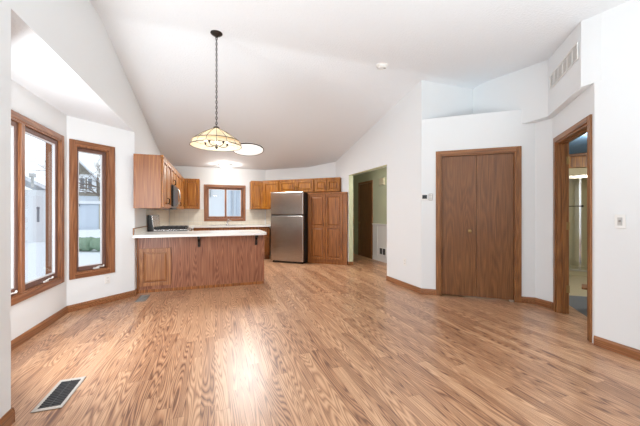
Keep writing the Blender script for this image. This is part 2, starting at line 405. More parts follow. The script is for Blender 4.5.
# closet wall
Cv = Vector(P1) - Vector(P0); LC = Cv.length; CA = math.atan2(Cv.y, Cv.x)
def s_closet(p): return (Vector(p) - Vector(P0)).dot(Cv) / LC
cs0, cs1 = s_closet((3.045, 3.576)) + 0.058, s_closet((3.868, 2.906)) - 0.055
SHELF = 2.585
wall('wall_closet', P0, P1, 0, SHELF, 0.11, 1, [(cs0, cs1, -1, 2.045)], label='white wall around the closet door, topped by a ledge')
wall('wall_corner', P1, P2, 0, SHELF, 0.11, 1)
XS = 3.87
bc = (XS, 2.56); bd = (3.26, 1.86)
m = MB(); m.prism([(XH + 0.02, 3.71), (XS + 0.02, 2.95), (XS + 0.02, 3.71)], SHELF - 0.08, SHELF - 0.001); struct(m.obj('wall_ledge', 'wall'), 'flat top of the closet ledge')
wall('wall_recess', (XH + 0.0005, 3.70), (4.2, 3.70), SHELF - 0.1, 3.35, 0.1, 1, label='shaded wall at the back of the ledge')
# bulkhead with the return-air grille
m = MB(); m.prism([(XS, 3.76), (XS, bc[1]), (XR + 0.002, 1.86), (XR + 0.002, 1.70), (3.45, 1.70), (4.4, 2.7), (4.4, 3.76)], 2.39, 3.3)
struct(m.obj('wall_bulkhead', 'wall'), 'white bulkhead jutting out above the doorway')
Dv = Vector(P3) - Vector(P2); LD = Dv.length; DRA = math.atan2(Dv.y, Dv.x)
def s_door(p): return (Vector(p) - Vector(P2)).dot(Dv) / LD
ds0, ds1 = s_door((3.935, 2.522)) + 0.06, s_door((3.295, 1.789)) - 0.055
wall('wall_doorway', P2, P3, 0, 2.5, 0.11, 1, [(ds0, ds1, -1, 2.06)], label='white wall around the bathroom doorway')
wall('wall_right', P3, (XR, YN), 0, 3.3, 0.12, 1, label='white wall at the right edge')
wall('wall_rear', (XR + 0.1, YN), (XL - 0.1, YN), 0, 3.0, 0.12, 1)

# baseboards
baseboard('baseboard_left', [(XL, YN), BN, AN, AF, (BF[0], BF[1]), (XL, 5.118)], -1)
ca = Vector(P0) + Cv.normalized() * (cs0 - 0.055); cb_ = Vector(P0) + Cv.normalized() * (cs1 + 0.055)
baseboard('baseboard_hall', [(XH, OP[0]), P0, tuple(ca)], -1)
baseboard('baseboard_hall_end', [(XH, 6.60), (XH, OP[1])], -1)
baseboard('baseboard_jamb', [(XH, OP[1]), (XH + 0.11, OP[1])], -1, t=0.012)
da = Vector(P2) + Dv.normalized() * (ds0 - 0.06)
baseboard('baseboard_closet', [tuple(cb_), P1, P2, tuple(da)], -1)
baseboard('baseboard_right', [P3, (XR, YN)], -1)

# hall behind the opening
XHB = 3.88
wall('wall_hall_back', (XHB, 8.6), (XHB, 4.0), 0, 2.4, 0.1, 1, mat='green', label='sage green hall wall with white wainscot')
wall('wall_hall_end', (XH - 0.3, 8.5), (XHB + 0.1, 8.5), 0, 2.4, 0.1, 1, mat='green')
wall('wall_hall_near', (XHB + 0.1, 4.05), (XH + 0.11, 4.05), 0, 2.4, 0.1, 1, mat='green')
m = MB(); m.prism([(XH + 0.11, 3.95), (XHB + 0.1, 3.95), (XHB + 0.1, 8.6), (XH + 0.11, 8.6)], 2.30, 2.36); struct(m.obj('ceiling_hall', 'ceiling'))
wall('wall_hall_inner', (XH + 0.115, D1.y), (XH + 0.115, 8.5), 0, 2.4, 0.05, 1, mat='green')
m = MB(); m.box(XH + 0.004, XH + 0.112, OP[1] - 0.006, OP[1] + 0.001, 0.0, OP[2]); struct(m.obj('trim_hall_jamb', 'green'), 'sage green jamb of the hall opening')
m = MB(); m.box(XH + 0.004, XH + 0.112, OP[0], OP[1], OP[2] - 0.004, OP[2] + 0.001); struct(m.obj('trim_hall_head', 'green'))
# wainscot in the hall
m = MB(); m.box(XHB - 0.014, XHB, 4.06, 6.90, 0.09, 0.90); m.box(XHB - 0.03, XHB, 4.06, 6.90, 0.90, 0.93, 0.005); m.box(XHB - 0.022, XHB, 4.06, 6.90, 0.001, 0.10, 0.004)
for yy in (4.6, 5.2, 5.8, 6.65): m.box(XHB - 0.02, XHB, yy, yy + 0.03, 0.1, 0.9)
struct(m.obj('trim_wainscot', 'white'), 'white wainscot panelling in the hall')
point('hall_fill', (3.42, 5.0, 2.1), 40, 0.15, (1, 0.96, 0.90))  # added fill light for the hall, no fixture there

# bathroom beyond the doorway
def rot(p, a): return (p[0] * math.cos(a) - p[1] * math.sin(a), p[0] * math.sin(a) + p[1] * math.cos(a))
m = MB(); m.prism([(3.45, 1.5), (4.7, 3.05), (6.2, 1.9), (4.9, 0.6)], -0.1, 0.0015); struct(m.obj('floor_carpet', 'carpet'), 'slate grey carpet past the doorway')
m = MB(); m.prism([(4.7, 3.05), (6.2, 1.9), (9.2, 4.0), (7.3, 6.6)], -0.1, 0.001); struct(m.obj('floor_bathroom', 'bath_floor'), 'beige vinyl bathroom floor')

# ------------------------------------------------------------------ doors and casings
def casing(name, parent, s0, s1, zt, wd=0.06, t=0.018, mats=('oak_trim', 'oak_trim_hx'), depth=0.11, jamb=True):
    """casing round an opening in local wall coordinates (x along, -y into the room)"""
    m = MB()
    m.box(s0 - wd, s0, -t, 0.002, 0.001, zt + wd, 0.004); m.box(s1, s1 + wd, -t, 0.002, 0.001, zt + wd, 0.004)
    if jamb:
        m.box(s0, s0 + 0.018, -0.004, depth, 0.001, zt); m.box(s1 - 0.018, s1, -0.004, depth, 0.001, zt)
    o = m.obj(name, mats[0], parent)
    m = MB(); m.box(s0 + 0.0, s1 - 0.0, -t - 0.001, 0.002, zt, zt + wd, 0.004)
    if jamb: m.box(s0 + 0.018, s1 - 0.018, -0.004, depth, zt - 0.018, zt)
    o2 = m.obj('head_casing', mats[1], parent)
    return o
M['oak_trim_hx'] = oak('oak_trim_x', s2l(94, 56, 28), s2l(136, 88, 48), s2l(164, 112, 66), 'X')
# door_1: closet
d1 = thing('door_1', 'pair of flush oak closet doors with a small brass knob, in the angled white wall', 'door', (P0[0], P0[1], 0), CA, kind='structure')
casing('casing', d1, cs0, cs1, 2.035, wd=0.06)
mid = (cs0 + cs1) / 2
for a, b_ in ((cs0 + 0.02, mid - 0.0015), (mid + 0.0015, cs1 - 0.02)):
    m = MB(); m.box(a, b_, 0.03, 0.062, 0.018, 2.015, 0.003); lf = m.obj('door_leaf', 'oak_door', d1)
    if a < mid - 0.1:
        m = MB(); m.lathe([(0.009, 0.0), (0.009, 0.015), (0.022, 0.022), (0.026, 0.034), (0.018, 0.044), (0.004, 0.047)], 20, (mid - 0.085, 0.03, 0.945), 'Y')
        for v in m.bm.verts: v.co.y = 0.06 - v.co.y
        m.obj('knob', 'brass', lf, smooth=True)
m = MB(); m.box(cs1 - 0.075, cs1 - 0.022, 0.005, 0.05, 0.001, 0.02, 0.002); m.obj('floor_bracket', 'nickel', d1)
# door_2: hall door
d2 = thing('door_2', 'brown flush door in the green hall beyond the opening', 'door', (XHB, 7.72, 0), -PI / 2, kind='structure')
m = MB(); m.box(0.06, 0.74, -0.012, -0.002, 0.006, 2.0, 0.003); lf = m.obj('door_leaf', 'oak_door', d2)
m = MB(); m.lathe([(0.01, 0.0), (0.01, 0.02), (0.026, 0.03), (0.026, 0.045), (0.01, 0.055)], 16, (0.12, 0, 0.93), 'Y')
for v in m.bm.verts: v.co.y = -0.012 - v.co.y
m.obj('knob', 'brass', lf, smooth=True)
casing('casing', d2, 0.055, 0.745, 2.005, wd=0.055, jamb=False, t=0.024)
# door_3: bathroom doorway, open
d3 = thing('door_3', 'oak-cased open doorway to the bathroom in the right wall', 'doorway', (P2[0], P2[1], 0), DRA, kind='structure')
casing('casing', d3, ds0, ds1, 2.055, wd=0.06, depth=0.115)
m = MB(); m.box(ds0 + 0.018, ds0 + 0.03, 0.045, 0.085, 0.001, 2.037); m.box(ds1 - 0.03, ds1 - 0.018, 0.045, 0.085, 0.001, 2.037); m.box(ds0 + 0.03, ds1 - 0.03, 0.045, 0.085, 2.025, 2.037); m.obj('door_stop', 'oak_trim', d3)
m = MB(); m.box(ds1 - 0.0195, ds1 - 0.0165, 0.012, 0.042, 0.93, 0.99); m.obj('strike_plate', 'brass', d3)
for z in (0.25, 1.0, 1.78):
    m = MB(); m.box(ds0 + 0.0165, ds0 + 0.0200, 0.09, 0.112, z, z + 0.09); m.tube([(ds0 + 0.022, 0.116, z), (ds0 + 0.022, 0.116, z + 0.09)], 0.006); m.obj('hinge', 'brass', d3)

# ------------------------------------------------------------------ windows
def frame_ring(m, x0, x1, z0, z1, wd, y0, y1, bev=0.003, vert=True, horiz=True, wb=None):
    wb = wd if wb is None else wb
    if vert:
        m.box(x0, x0 + wd, y0, y1, z0, z1, bev); m.box(x1 - wd, x1, y0, y1, z0, z1, bev)
    if horiz:
        m.box(x0 + wd, x1 - wd, y0, y1, z1 - wd, z1, bev); m.box(x0 + wd, x1 - wd, y0, y1, z0, z0 + wb, bev)
def window(name, label, P, ang, x0, x1, z0, z1, sashes, cas=0.062, posts=(), crank=True, slider=False):
    """local: x along the wall, -y into the room, wall from y=0 to .12"""
    t = thing(name, label, 'window', (P[0], P[1], 0), ang, kind='structure')
    m = MB(); frame_ring(m, x0 - cas, x1 + cas, z0 - cas, z1 + cas, cas, -0.02, 0.001, 0.005, True, False); m.obj('casing', 'oak_win', t)
    m = MB(); frame_ring(m, x0 - cas, x1 + cas, z0 - cas, z1 + cas, cas, -0.02, 0.001, 0.005, False, True); m.obj('casing_rail', 'oak_win_h', t)
    m = MB(); frame_ring(m, x0, x1, z0, z1, 0.016, -0.012, 0.125, 0.0)
    for a, b_ in posts: m.box(a, b_, -0.012, 0.12, z0 + 0.016, z1 - 0.016, 0.003)
    m.obj('window_frame', 'oak_win', t)
    for i, (a, b_, y) in enumerate(sashes):
        zz0, zz1 = z0 + 0.018, z1 - 0.018
        m = MB(); frame_ring(m, a, b_, zz0, zz1, 0.042, y, y + 0.04, 0.004, wb=0.05); s = m.obj('sash', 'sash' if not slider else 'oak_win', t)
        m = MB(); frame_ring(m, a + 0.042, b_ - 0.042, zz0 + 0.05, zz1 - 0.042, 0.012, y + 0.008, y + 0.032, 0.0); m.obj('glazing_bead', 'vinyl', s)
        m = MB(); m.box(a + 0.05, b_ - 0.05, y + 0.018, y + 0.022, zz0 + 0.058, zz1 - 0.05); m.obj('pane', 'glass', s)
        if crank:
            c = (a + b_) / 2 + 0.06
            m = MB(); m.box(c - 0.035, c + 0.035, y - 0.02, y + 0.002, z0 + 0.018, z0 + 0.034, 0.003)
            m.tube([(c, y - 0.012, z0 + 0.034), (c + 0.02, y - 0.03, z0 + 0.048), (c + 0.075, y - 0.035, z0 + 0.042)], 0.006)
            m.lathe([(0.004, 0), (0.009, 0.006), (0.009, 0.018), (0.004, 0.022)], 10, (c + 0.075, y - 0.035, z0 + 0.04))
            m.obj('crank_handle', 'plastic', t)
    return t
# window_1: the wide bay window (two casements and a post), window_2: narrow casement, window_3: kitchen slider
a0 = WA[0] - AN[1]; a1 = WA[1] - AN[1]
pm = 3.515 - AN[1]
window('window_1', 'wide oak-framed casement window on the long side of the bay', AN, PI / 2, a0, a1, WA[2], WA[3], [(a0 + 0.018, pm - 0.03, 0.012), (pm + 0.03, a1 - 0.018, 0.012)], posts=[(pm - 0.028, pm + 0.028)])
window('window_2', 'tall narrow oak-framed casement window in the angled bay wall', AF, math.atan2(Bv.y, Bv.x), WB[0], WB[1], WB[2], WB[3], [(WB[0] + 0.018, WB[1] - 0.018, 0.05)])
k = thing
window('window_3', 'small oak-framed sliding window above the kitchen sink', (0, YB), 0, WK[0], WK[1], WK[2], WK[3], [(WK[0] + 0.018, 0.29, 0.035), (0.25, WK[1] - 0.018, 0.078)], cas=0.058, crank=False, slider=True)

# ------------------------------------------------------------------ kitchen cabinets
def panel_door(name, parent, x0, x1, z0, z1, mat='oak_cab', y=0.0, t=0.026, fr=0.052, panels=1, knob=None, knob_mat='bronze'):
    """raised-panel door: stiles, rails and raised fields, front towards -y"""
    m = MB()
    m.box(x0, x0 + fr, y - t, y, z0, z1, 0.003); m.box(x1 - fr, x1, y - t, y, z0, z1, 0.003)
    n = panels; H = z1 - z0
    cuts = [z0] + ([z0 + H * 0.50] if n == 2 else []) + [z1]
    m.box(x0 + fr, x1 - fr, y - t, y, z0, z0 + fr, 0.002); m.box(x0 + fr, x1 - fr, y - t, y, z1 - fr, z1, 0.002)
    if n == 2: m.box(x0 + fr, x1 - fr, y - t, y, cuts[1] - fr * 0.55, cuts[1] + fr * 0.55, 0.002)
    for i in range(n):
        a = z0 + fr if i == 0 else cuts[1] + fr * 0.55
        b = z1 - fr if i == n - 1 else cuts[1] - fr * 0.55
        X0, X1 = x0 + fr, x1 - fr
        m.box(X0 - 0.002, X1 + 0.002, y - 0.002, y, a - 0.002, b + 0.002)
        c = min(0.034, (X1 - X0) * 0.25, (b - a) * 0.25)
        o_ = [(X0 + 0.014, a + 0.014), (X1 - 0.014, a + 0.014), (X1 - 0.014, b - 0.014), (X0 + 0.014, b - 0.014)]
        i_ = [(X0 + c, a + c), (X1 - c, a + c), (X1 - c, b - c), (X0 + c, b - c)]
        vb = [m.bm.verts.new((p[0], y - 0.001, p[1])) for p in o_]; vo = [m.bm.verts.new((p[0], y - 0.014, p[1])) for p in o_]; vi = [m.bm.verts.new((p[0], y - 0.022, p[1])) for p in i_]
        for q in range(4): m.bm.faces.new((vo[q], vo[(q + 1) % 4], vi[(q + 1) % 4], vi[q])); m.bm.faces.new((vb[q], vb[(q + 1) % 4], vo[(q + 1) % 4], vo[q]))
        m.bm.faces.new(vi)
    d = m.obj(name, mat, parent)
    if knob:
        kx, kz, st = knob
        m = MB()
        if st == 'pull':
            m.tube([(kx, y - t, kz - 0.045), (kx, y - t - 0.025, kz - 0.035), (kx, y - t - 0.028, kz), (kx, y - t - 0.025, kz + 0.035), (kx, y - t, kz + 0.045)], 0.005)
            m.obj('handle', knob_mat, d, smooth=True)
        else:
            m.lathe([(0.006, 0), (0.006, 0.012), (0.015, 0.018), (0.015, 0.026), (0.005, 0.03)], 12, (kx, 0, kz), 'Y')
            for v in m.bm.verts: v.co.y = y - t - v.co.y
            m.obj('knob', knob_mat, d, smooth=True)
    return d
def cabinet(name, label, loc, rz, w_, dp, z0, z1, doors, group=None, mat='oak_cab', toe=0.0, cat='cabinet', crown=False, side=None):
    t = thing(name, label, cat, (loc[0], loc[1], 0), rz, group)
    m = MB(); m.box(0, w_, 0, dp, z0 + toe, z1, 0.002)
    if toe: m.box(0.01, w_ - 0.01, 0.06, dp, z0 + 0.001, z0 + toe)
    m.obj('body', side or mat, t)
    if crown:
        m = MB(); m.box(-0.0, w_, -0.026, 0.02, z1 - 0.03, z1 + 0.004, 0.004); m.obj('crown_rail', mat, t)
    for dd in doors:
        panel_door('door', t, *dd[:4], mat=mat, y=-0.001, panels=dd[4] if len(dd) > 4 else 1, knob=dd[5] if len(dd) > 5 else None)
    return t
UZ0, UZ1 = 1.27, 2.045
G1 = 'oak wall cabinets of the kitchen'
YU = YB - 0.33                      # front of back-wall uppers
XUF = XL + 0.36                     # front of left-wall uppers
# left wall uppers: local x -> +Y, local y -> -X
cabinet('wall_cabinet', 'oak wall cabinet nearest the camera, its plain side panel facing the room', (XUF, 4.90), PI / 2, 0.84, 0.355, UZ0, UZ1,
        [(0.02, 0.415, UZ0 + 0.015, UZ1 - 0.035, 1, (0.385, UZ0 + 0.12, 'pull')), (0.425, 0.82, UZ0 + 0.015, UZ1 - 0.035, 1, (0.455, UZ0 + 0.12, 'pull'))], G1, crown=True, side='oak_side')
cabinet('wall_cabinet', 'short oak wall cabinet directly above the microwave', (XUF, 5.745), PI / 2, 0.76, 0.355, 1.70, UZ1,
        [(0.01, 0.375, 1.71, UZ1 - 0.035, 1, (0.345, 1.76, 'pull')), (0.385, 0.75, 1.71, UZ1 - 0.035, 1, (0.415, 1.76, 'pull'))], G1, crown=True)
cabinet('wall_cabinet', 'long oak wall cabinet between the microwave and the far corner', (XUF, 6.51), PI / 2, YU - 6.53, 0.355, UZ0 + 0.02, UZ1,
        [(0.02, 0.50, UZ0 + 0.035, UZ1 - 0.035, 1, (0.47, UZ0 + 0.12, 'pull')), (0.51, 0.99, UZ0 + 0.035, UZ1 - 0.035, 1, (0.54, UZ0 + 0.12, 'pull')), (1.0, 1.50, UZ0 + 0.035, UZ1 - 0.035, 1, (1.46, UZ0 + 0.12, 'pull'))], G1, crown=True)
cabinet('wall_cabinet', 'dark oak wall cabinet left of the kitchen window', (XUF - 0.34, YU), 0, XUF + 0.34 - XUF + 0.375, 0.325, UZ0 + 0.03, UZ1,
        [(0.37, 0.70, UZ0 + 0.045, UZ1 - 0.035, 1, (0.665, UZ0 + 0.13, 'pull'))], G1, mat='oak_cab', crown=True)
cabinet('wall_cabinet', 'narrow oak wall cabinet right of the kitchen window', (0.895, YU), 0, 0.33, 0.325, UZ0 + 0.03, UZ1,
        [(0.015, 0.315, UZ0 + 0.045, UZ1 - 0.035, 1, (0.045, UZ0 + 0.13, 'pull'))], G1, crown=True)
# slanted wall uppers
def on_D(s, off): v = D0 + DD * s - DN * off; return (v.x, v.y)
s_l = 0.125; OFFU = 0.335
def s_of_u(u, off):
    """distance along the slanted wall, for a line of sight at image column u from the camera's place"""
    xc = (u - 320) / 300; c, s_ = math.cos(YAW), math.sin(YAW); r = Vector((xc * c + s_, -xc * s_ + c))
    A = D0 - DN * off
    det = r.x * (-DD.y) + r.y * DD.x
    t_ = (A.x * (-DD.y) + A.y * DD.x) / det
    return (r * t_ - A).dot(DD)
sa, sb, sc_, sd, se = [s_of_u(u, OFFU) for u in (263.0, 279.5, 297.5, 314.6, 340.3)]
def D_cab(label, s0, s1, z0, z1, splits, knobs):
    w_ = s1 - s0 - 0.004
    ds = []
    n = splits; ww = (w_ - 0.03) / n
    for i in range(n):
        a = 0.015 + i * ww + 0.008; b = 0.015 + (i + 1) * ww - 0.008
        kx = b - 0.03 if knobs[i] > 0 else a + 0.03
        ds.append((a, b, z0 + 0.015, z1 - 0.035, 1, (kx, z0 + 0.09, 'pull')))
    return cabinet('wall_cabinet', label, on_D(s0 + 0.002, OFFU), DA, w_, OFFU - 0.005, z0, z1, ds, G1, crown=True)
D_cab('tall oak wall cabinet on the slanted wall, left of the fridge top', sa, sb, UZ0 + 0.03, UZ1 + 0.01, 1, [1])
D_cab('short two-door oak wall cabinet directly above the fridge', sb, sd, 1.715, UZ1 + 0.01, 2, [1, -1])
D_cab('short two-door oak wall cabinet directly above the pantry', sd, se, 1.715, UZ1 + 0.01, 2, [1, -1])
# pantry
OFFP = 0.62
p0, p1 = 1.56, s_of_u(346.8, OFFP)
pw = p1 - p0
PZ = 1.68
cabinet('pantry_cabinet', 'tall two-door oak pantry cabinet standing right of the fridge', on_D(p0, OFFP), DA, pw, OFFP - 0.005, 0.0, PZ,
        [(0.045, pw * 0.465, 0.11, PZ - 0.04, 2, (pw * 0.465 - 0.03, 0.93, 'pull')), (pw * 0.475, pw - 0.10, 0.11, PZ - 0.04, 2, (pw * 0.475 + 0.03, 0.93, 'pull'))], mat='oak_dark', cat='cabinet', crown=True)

# peninsula
PX1, PY0 = 0.79, 5.12
t = thing('peninsula_cabinet', 'oak peninsula base with one small panel door, carrying the pale counter', 'cabinet', (XL, PY0, 0))
m = MB(); m.box(0.003, PX1 - XL, 0, 0.60, 0.001, 0.843, 0.002); m.obj('body', 'oak_pen', t)
m = MB(); m.box(0.003, 0.03, -0.012, 0, 0.001, 0.843); m.box(0.03, PX1 - XL - 0.02, -0.006, 0, 0.001, 0.05); m.obj('face_trim', 'oak_dark', t)
panel_door('door', t, 0.035, 0.465, 0.10, 0.665, 'oak_pen_door', 0.0, 0.02, 0.055)
for xx in (0.86, 1.75):
    m = MB(); xx0, xx1 = xx - 0.016, xx + 0.016
    m.prism_x([(0.0, 0.84), (-0.19, 0.84), (-0.19, 0.815), (-0.07, 0.79), (-0.035, 0.74), (-0.03, 0.67), (0.0, 0.66)], xx0, xx1); m.obj('corbel', 'bronze', t, label='dark scrolled support bracket under the counter edge')
# counter with rounded outer corners
def rounded(x0, x1, y0, y1, r, corners):
    pts = []
    for (cx, cy, a0_, key) in ((x0 + r, y0 + r, PI, 'a'), (x1 - r, y0 + r, 1.5 * PI, 'b'), (x1 - r, y1 - r, 0, 'c'), (x0 + r, y1 - r, PI / 2, 'd')):
        if key in corners: pts += [(cx + r * math.cos(a0_ + q * PI / 12), cy + r * math.sin(a0_ + q * PI / 12)) for q in range(7)]
        else: pts.append({'a': (x0, y0), 'b': (x1, y0), 'c': (x1, y1), 'd': (x0, y1)}[key])
    return pts
m = MB(); m.prism(rounded(XL + 0.003, 0.80, 4.87, 5.745, 0.07, 'bc'), 0.845, 0.885)
es = [e for e in m.bm.edges if abs(e.verts[0].co.z - 0.885) < 1e-4 and abs(e.verts[1].co.z - 0.885) < 1e-4]
bmesh.ops.bevel(m.bm, geom=es, offset=0.006, segments=2, affect='EDGES')
tag(m.obj('countertop', 'counter'), 'pale laminate counter slab on top of the oak peninsula', 'countertop')
# backsplash ledge at the near end of the left wall
t = thing('backsplash_strip', 'low cream upstand edged with a thin wood cap on the peninsula counter', 'backsplash', (XL, 4.88, 0.886))
m = MB(); m.box(0.003, 0.018, 0, 0.86, 0, 0.085); m.obj('upstand', 'counter', t)
m = MB(); m.box(0.003, 0.022, -0.006, 0.86, 0.085, 0.098, 0.002); m.box(0.003, 0.022, -0.012, 0, 0, 0.098, 0.002); m.obj('cap', 'oak_trim', t)

# left run beyond the range, back run, slanted run
YC = 7.78                         # front of back base cabinets
BZ = 0.843
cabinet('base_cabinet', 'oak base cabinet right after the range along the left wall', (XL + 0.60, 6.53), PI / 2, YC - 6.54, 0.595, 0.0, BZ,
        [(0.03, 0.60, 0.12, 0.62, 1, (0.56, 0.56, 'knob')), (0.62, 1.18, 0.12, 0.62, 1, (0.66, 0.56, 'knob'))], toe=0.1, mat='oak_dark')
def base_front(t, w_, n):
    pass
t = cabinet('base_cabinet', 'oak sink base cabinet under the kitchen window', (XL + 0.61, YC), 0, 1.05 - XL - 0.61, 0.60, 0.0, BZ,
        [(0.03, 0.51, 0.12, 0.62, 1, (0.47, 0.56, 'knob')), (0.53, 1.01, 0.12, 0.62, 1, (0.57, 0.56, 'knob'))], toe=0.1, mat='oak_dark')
# drawer cabinet to the right of the peninsula end
OFFB = 0.60
s0b = 0.36; s1b = s_of_u(271.5, OFFB)
s1b = max(s1b, s0b + 0.25)
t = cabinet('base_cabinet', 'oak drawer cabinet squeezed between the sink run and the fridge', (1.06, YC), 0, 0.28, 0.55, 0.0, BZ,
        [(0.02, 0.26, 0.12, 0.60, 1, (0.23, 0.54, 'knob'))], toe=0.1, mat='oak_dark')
panel_door('drawer', t, 0.02, 0.26, 0.63, 0.81, 'oak_dark', -0.001, 0.02, 0.03, knob=(0.14, 0.72, 'knob'))
m = MB(); m.prism([(XL + 0.003, 6.52), (XL + 0.63, 6.52), (XL + 0.63, YC - 0.03), (1.36, YC - 0.03), (1.62, 8.12), (1.30, YB - 0.004), (XL + 0.003, YB - 0.004)], 0.845, 0.885)
tag(m.obj('countertop', 'counter'), 'pale L-shaped counter along the range wall and under the kitchen window', 'countertop')
# tiled backsplashes
def splash(label, loc, rz, L, z0, z1):
    m = MB(); m.box(0, L, -0.008, -0.001, z0, z1); return tag(m.obj('backsplash', 'tile', loc=(loc[0], loc[1], 0), rz=rz), label, 'backsplash')
splash('cream tiled backsplash behind the range on the left wall', (XL, 5.76), PI / 2, YB - 5.78, 0.886, UZ0)
splash('cream tiled backsplash strip under the kitchen window', (XL + 0.02, YB), 0, D0.x - XL - 0.04, 0.886, 0.975)
splash('cream tiled backsplash left of the kitchen window', (XL + 0.02, YB), 0, WK[0] - 0.065 - XL - 0.02, 0.98, UZ0 + 0.025)
splash('cream tiled backsplash right of the kitchen window', (WK[1] + 0.065, YB), 0, D0.x - WK[1] - 0.085, 0.98, UZ0 + 0.025)
splash('cream tiled backsplash on the slanted wall beside the fridge', on_D(0.01, 0), DA, 0.60, 0.886, UZ0 + 0.025)
# sink and faucet
t = thing('faucet', 'small chrome kitchen faucet under the kitchen window', 'faucet', (0.30, 8.26, 0.886))
m = MB(); m.lathe([(0.035, 0), (0.035, 0.008), (0.02, 0.016), (0.018, 0.05), (0.012, 0.055)], 16); m.obj('base', 'chrome', t, smooth=True)
m = MB(); m.tube([(0, 0, 0.05), (0, -0.01, 0.11), (0.02, -0.05, 0.145), (0.04, -0.12, 0.14), (0.045, -0.15, 0.11)], 0.009, 10); m.obj('spout', 'chrome', t, smooth=True)
m = MB(); m.tube([(0.0, 0, 0.055), (0.05, 0.0, 0.10), (0.11, -0.01, 0.125)], [0.008, 0.007, 0.009], 8); m.obj('lever', 'chrome', t, smooth=True)
t = thing('sink', 'stainless sink rim set into the counter under the kitchen window', 'sink', (0.30, 8.02, 0.8855))
m = MB(); frame_ring(m, -0.38, 0.38, -0.19, 0.19, 0.025, -0.001, 0.004, 0.0)
for v in m.bm.verts: v.co = Vector((v.co.x, v.co.z, v.co.y + 0.002))
m.obj('rim', 'steel', t)
m = MB(); m.box(-0.355, 0.355, -0.165, 0.165, 0.0, 0.002); m.obj('basin', 'grey_mid', t)

# ------------------------------------------------------------------ range
t = thing('gas_range', 'black and stainless gas range against the left wall behind the peninsula', 'stove', (XL + 0.02, 5.76, 0))
m = MB(); m.box(0, 0.62, 0, 0.75, 0.03, 0.90, 0.004); m.obj('body', 'black', t)
m = MB(); m.box(0.622, 0.65, 0.015, 0.735, 0.24, 0.74, 0.006); dr = m.obj('oven_door', 'steel', t)
m = MB(); m.tube([(0.69, 0.06, 0.70), (0.69, 0.69, 0.70)], 0.011, 10); m.tube([(0.65, 0.09, 0.70), (0.69, 0.09, 0.70)], 0.008); m.tube([(0.65, 0.66, 0.70), (0.69, 0.66, 0.70)], 0.008); m.obj('handle', 'nickel', dr, smooth=True)
m = MB(); m.box(0.622, 0.648, 0.015, 0.735, 0.06, 0.225, 0.005); m.obj('drawer', 'steel', t)
m = MB(); m.box(0.622, 0.652, 0.005, 0.745, 0.755, 0.898, 0.006); cp = m.obj('control_panel', 'steel', t)
for i in range(5):
    m = MB(); m.lathe([(0.02, 0), (0.018, 0.025), (0.006, 0.028)], 14, (0.652, 0.10 + i * 0.137, 0.83), 'X'); m.obj('knob', 'black', cp, smooth=True)
m = MB(); m.box(-0.002, 0.625, 0.0, 0.75, 0.901, 0.912, 0.003); m.obj('cooktop', 'steel', t)
for i in range(3):
    m = MB(); y0 = 0.03 + i * 0.235
    for q in range(2): m.box(0.10 + q * 0.47, 0.115 + q * 0.47, y0, y0 + 0.22, 0.93, 0.945)
    for q in range(2): m.box(0.10, 0.585, y0 + q * 0.205, y0 + 0.015 + q * 0.205, 0.92, 0.95)
    m.box(0.10, 0.585, y0 + 0.102, y0 + 0.115, 0.935, 0.952)
    for q in range(6): m.box(0.135 + q * 0.078, 0.157 + q * 0.078, y0 + 0.02, y0 + 0.2, 0.925, 0.956)
    for ax in (0.10, 0.572):
        for ay in (y0, y0 + 0.207): m.box(ax, ax + 0.013, ay, ay + 0.013, 0.912, 0.935)
    m.obj('grate', 'iron', t)
for bx, by in ((0.22, 0.15), (0.46, 0.15), (0.22, 0.6), (0.46, 0.6), (0.34, 0.375)):
    m = MB(); m.lathe([(0.045, 0.912), (0.045, 0.92), (0.03, 0.926), (0.005, 0.928)], 16, (bx, by, 0)); m.obj('burner', 'iron', t)
m = MB(); m.prism([(0.0, 0.0), (0.09, 0.0), (0.09, 0.03), (0.0, 0.03)], 0.9, 1.16)
m.prism([(0.0, 0.72), (0.09, 0.72), (0.09, 0.75), (0.0, 0.75)], 0.9, 1.16); m.box(0, 0.02, 0.03, 0.72, 0.9, 1.16)
for v in m.bm.verts:
    if v.co.x > 0.05 and v.co.z > 1.0: v.co.x = 0.055
bgd = m.obj('backguard', 'black', t)
m = MB(); m.prism([(0.03, 0.03), (0.09, 0.03), (0.09, 0.72), (0.03, 0.72)], 0.93, 1.158)
for v in m.bm.verts:
    if v.co.z > 1.0: v.co.x = 0.02 + (v.co.x - 0.03) * 0.6 + 0.01
m.obj('display_panel', 'steel', bgd)

# ------------------------------------------------------------------ microwave
t = thing('microwave', 'stainless over-the-range microwave hung under the short cabinet', 'microwave', (XL + 0.005, 5.75, 1.285))
m = MB(); m.box(0, 0.38, 0, 0.75, 0, 0.41, 0.004); m.obj('body', 'black', t)
m = MB(); m.box(0.382, 0.415, 0.005, 0.56, 0.03, 0.405, 0.008); dr = m.obj('door', 'black', t)
m = MB(); m.box(0.4155, 0.418, 0.07, 0.49, 0.08, 0.35, 0.0); m.obj('window', 'black', dr)
m = MB(); m.tube([(0.415, 0.52, 0.06), (0.45, 0.52, 0.09), (0.465, 0.52, 0.21), (0.45, 0.52, 0.34), (0.415, 0.52, 0.37)], 0.012, 10); m.obj('handle', 'nickel', dr, smooth=True)
m = MB(); m.box(0.382, 0.413, 0.565, 0.745, 0.03, 0.405, 0.006); m.obj('control_panel', 'black', t)
m = MB(); m.box(0.10, 0.40, 0.01, 0.74, -0.018, 0.0, 0.003); m.obj('vent_filter', 'grey_dark', t)

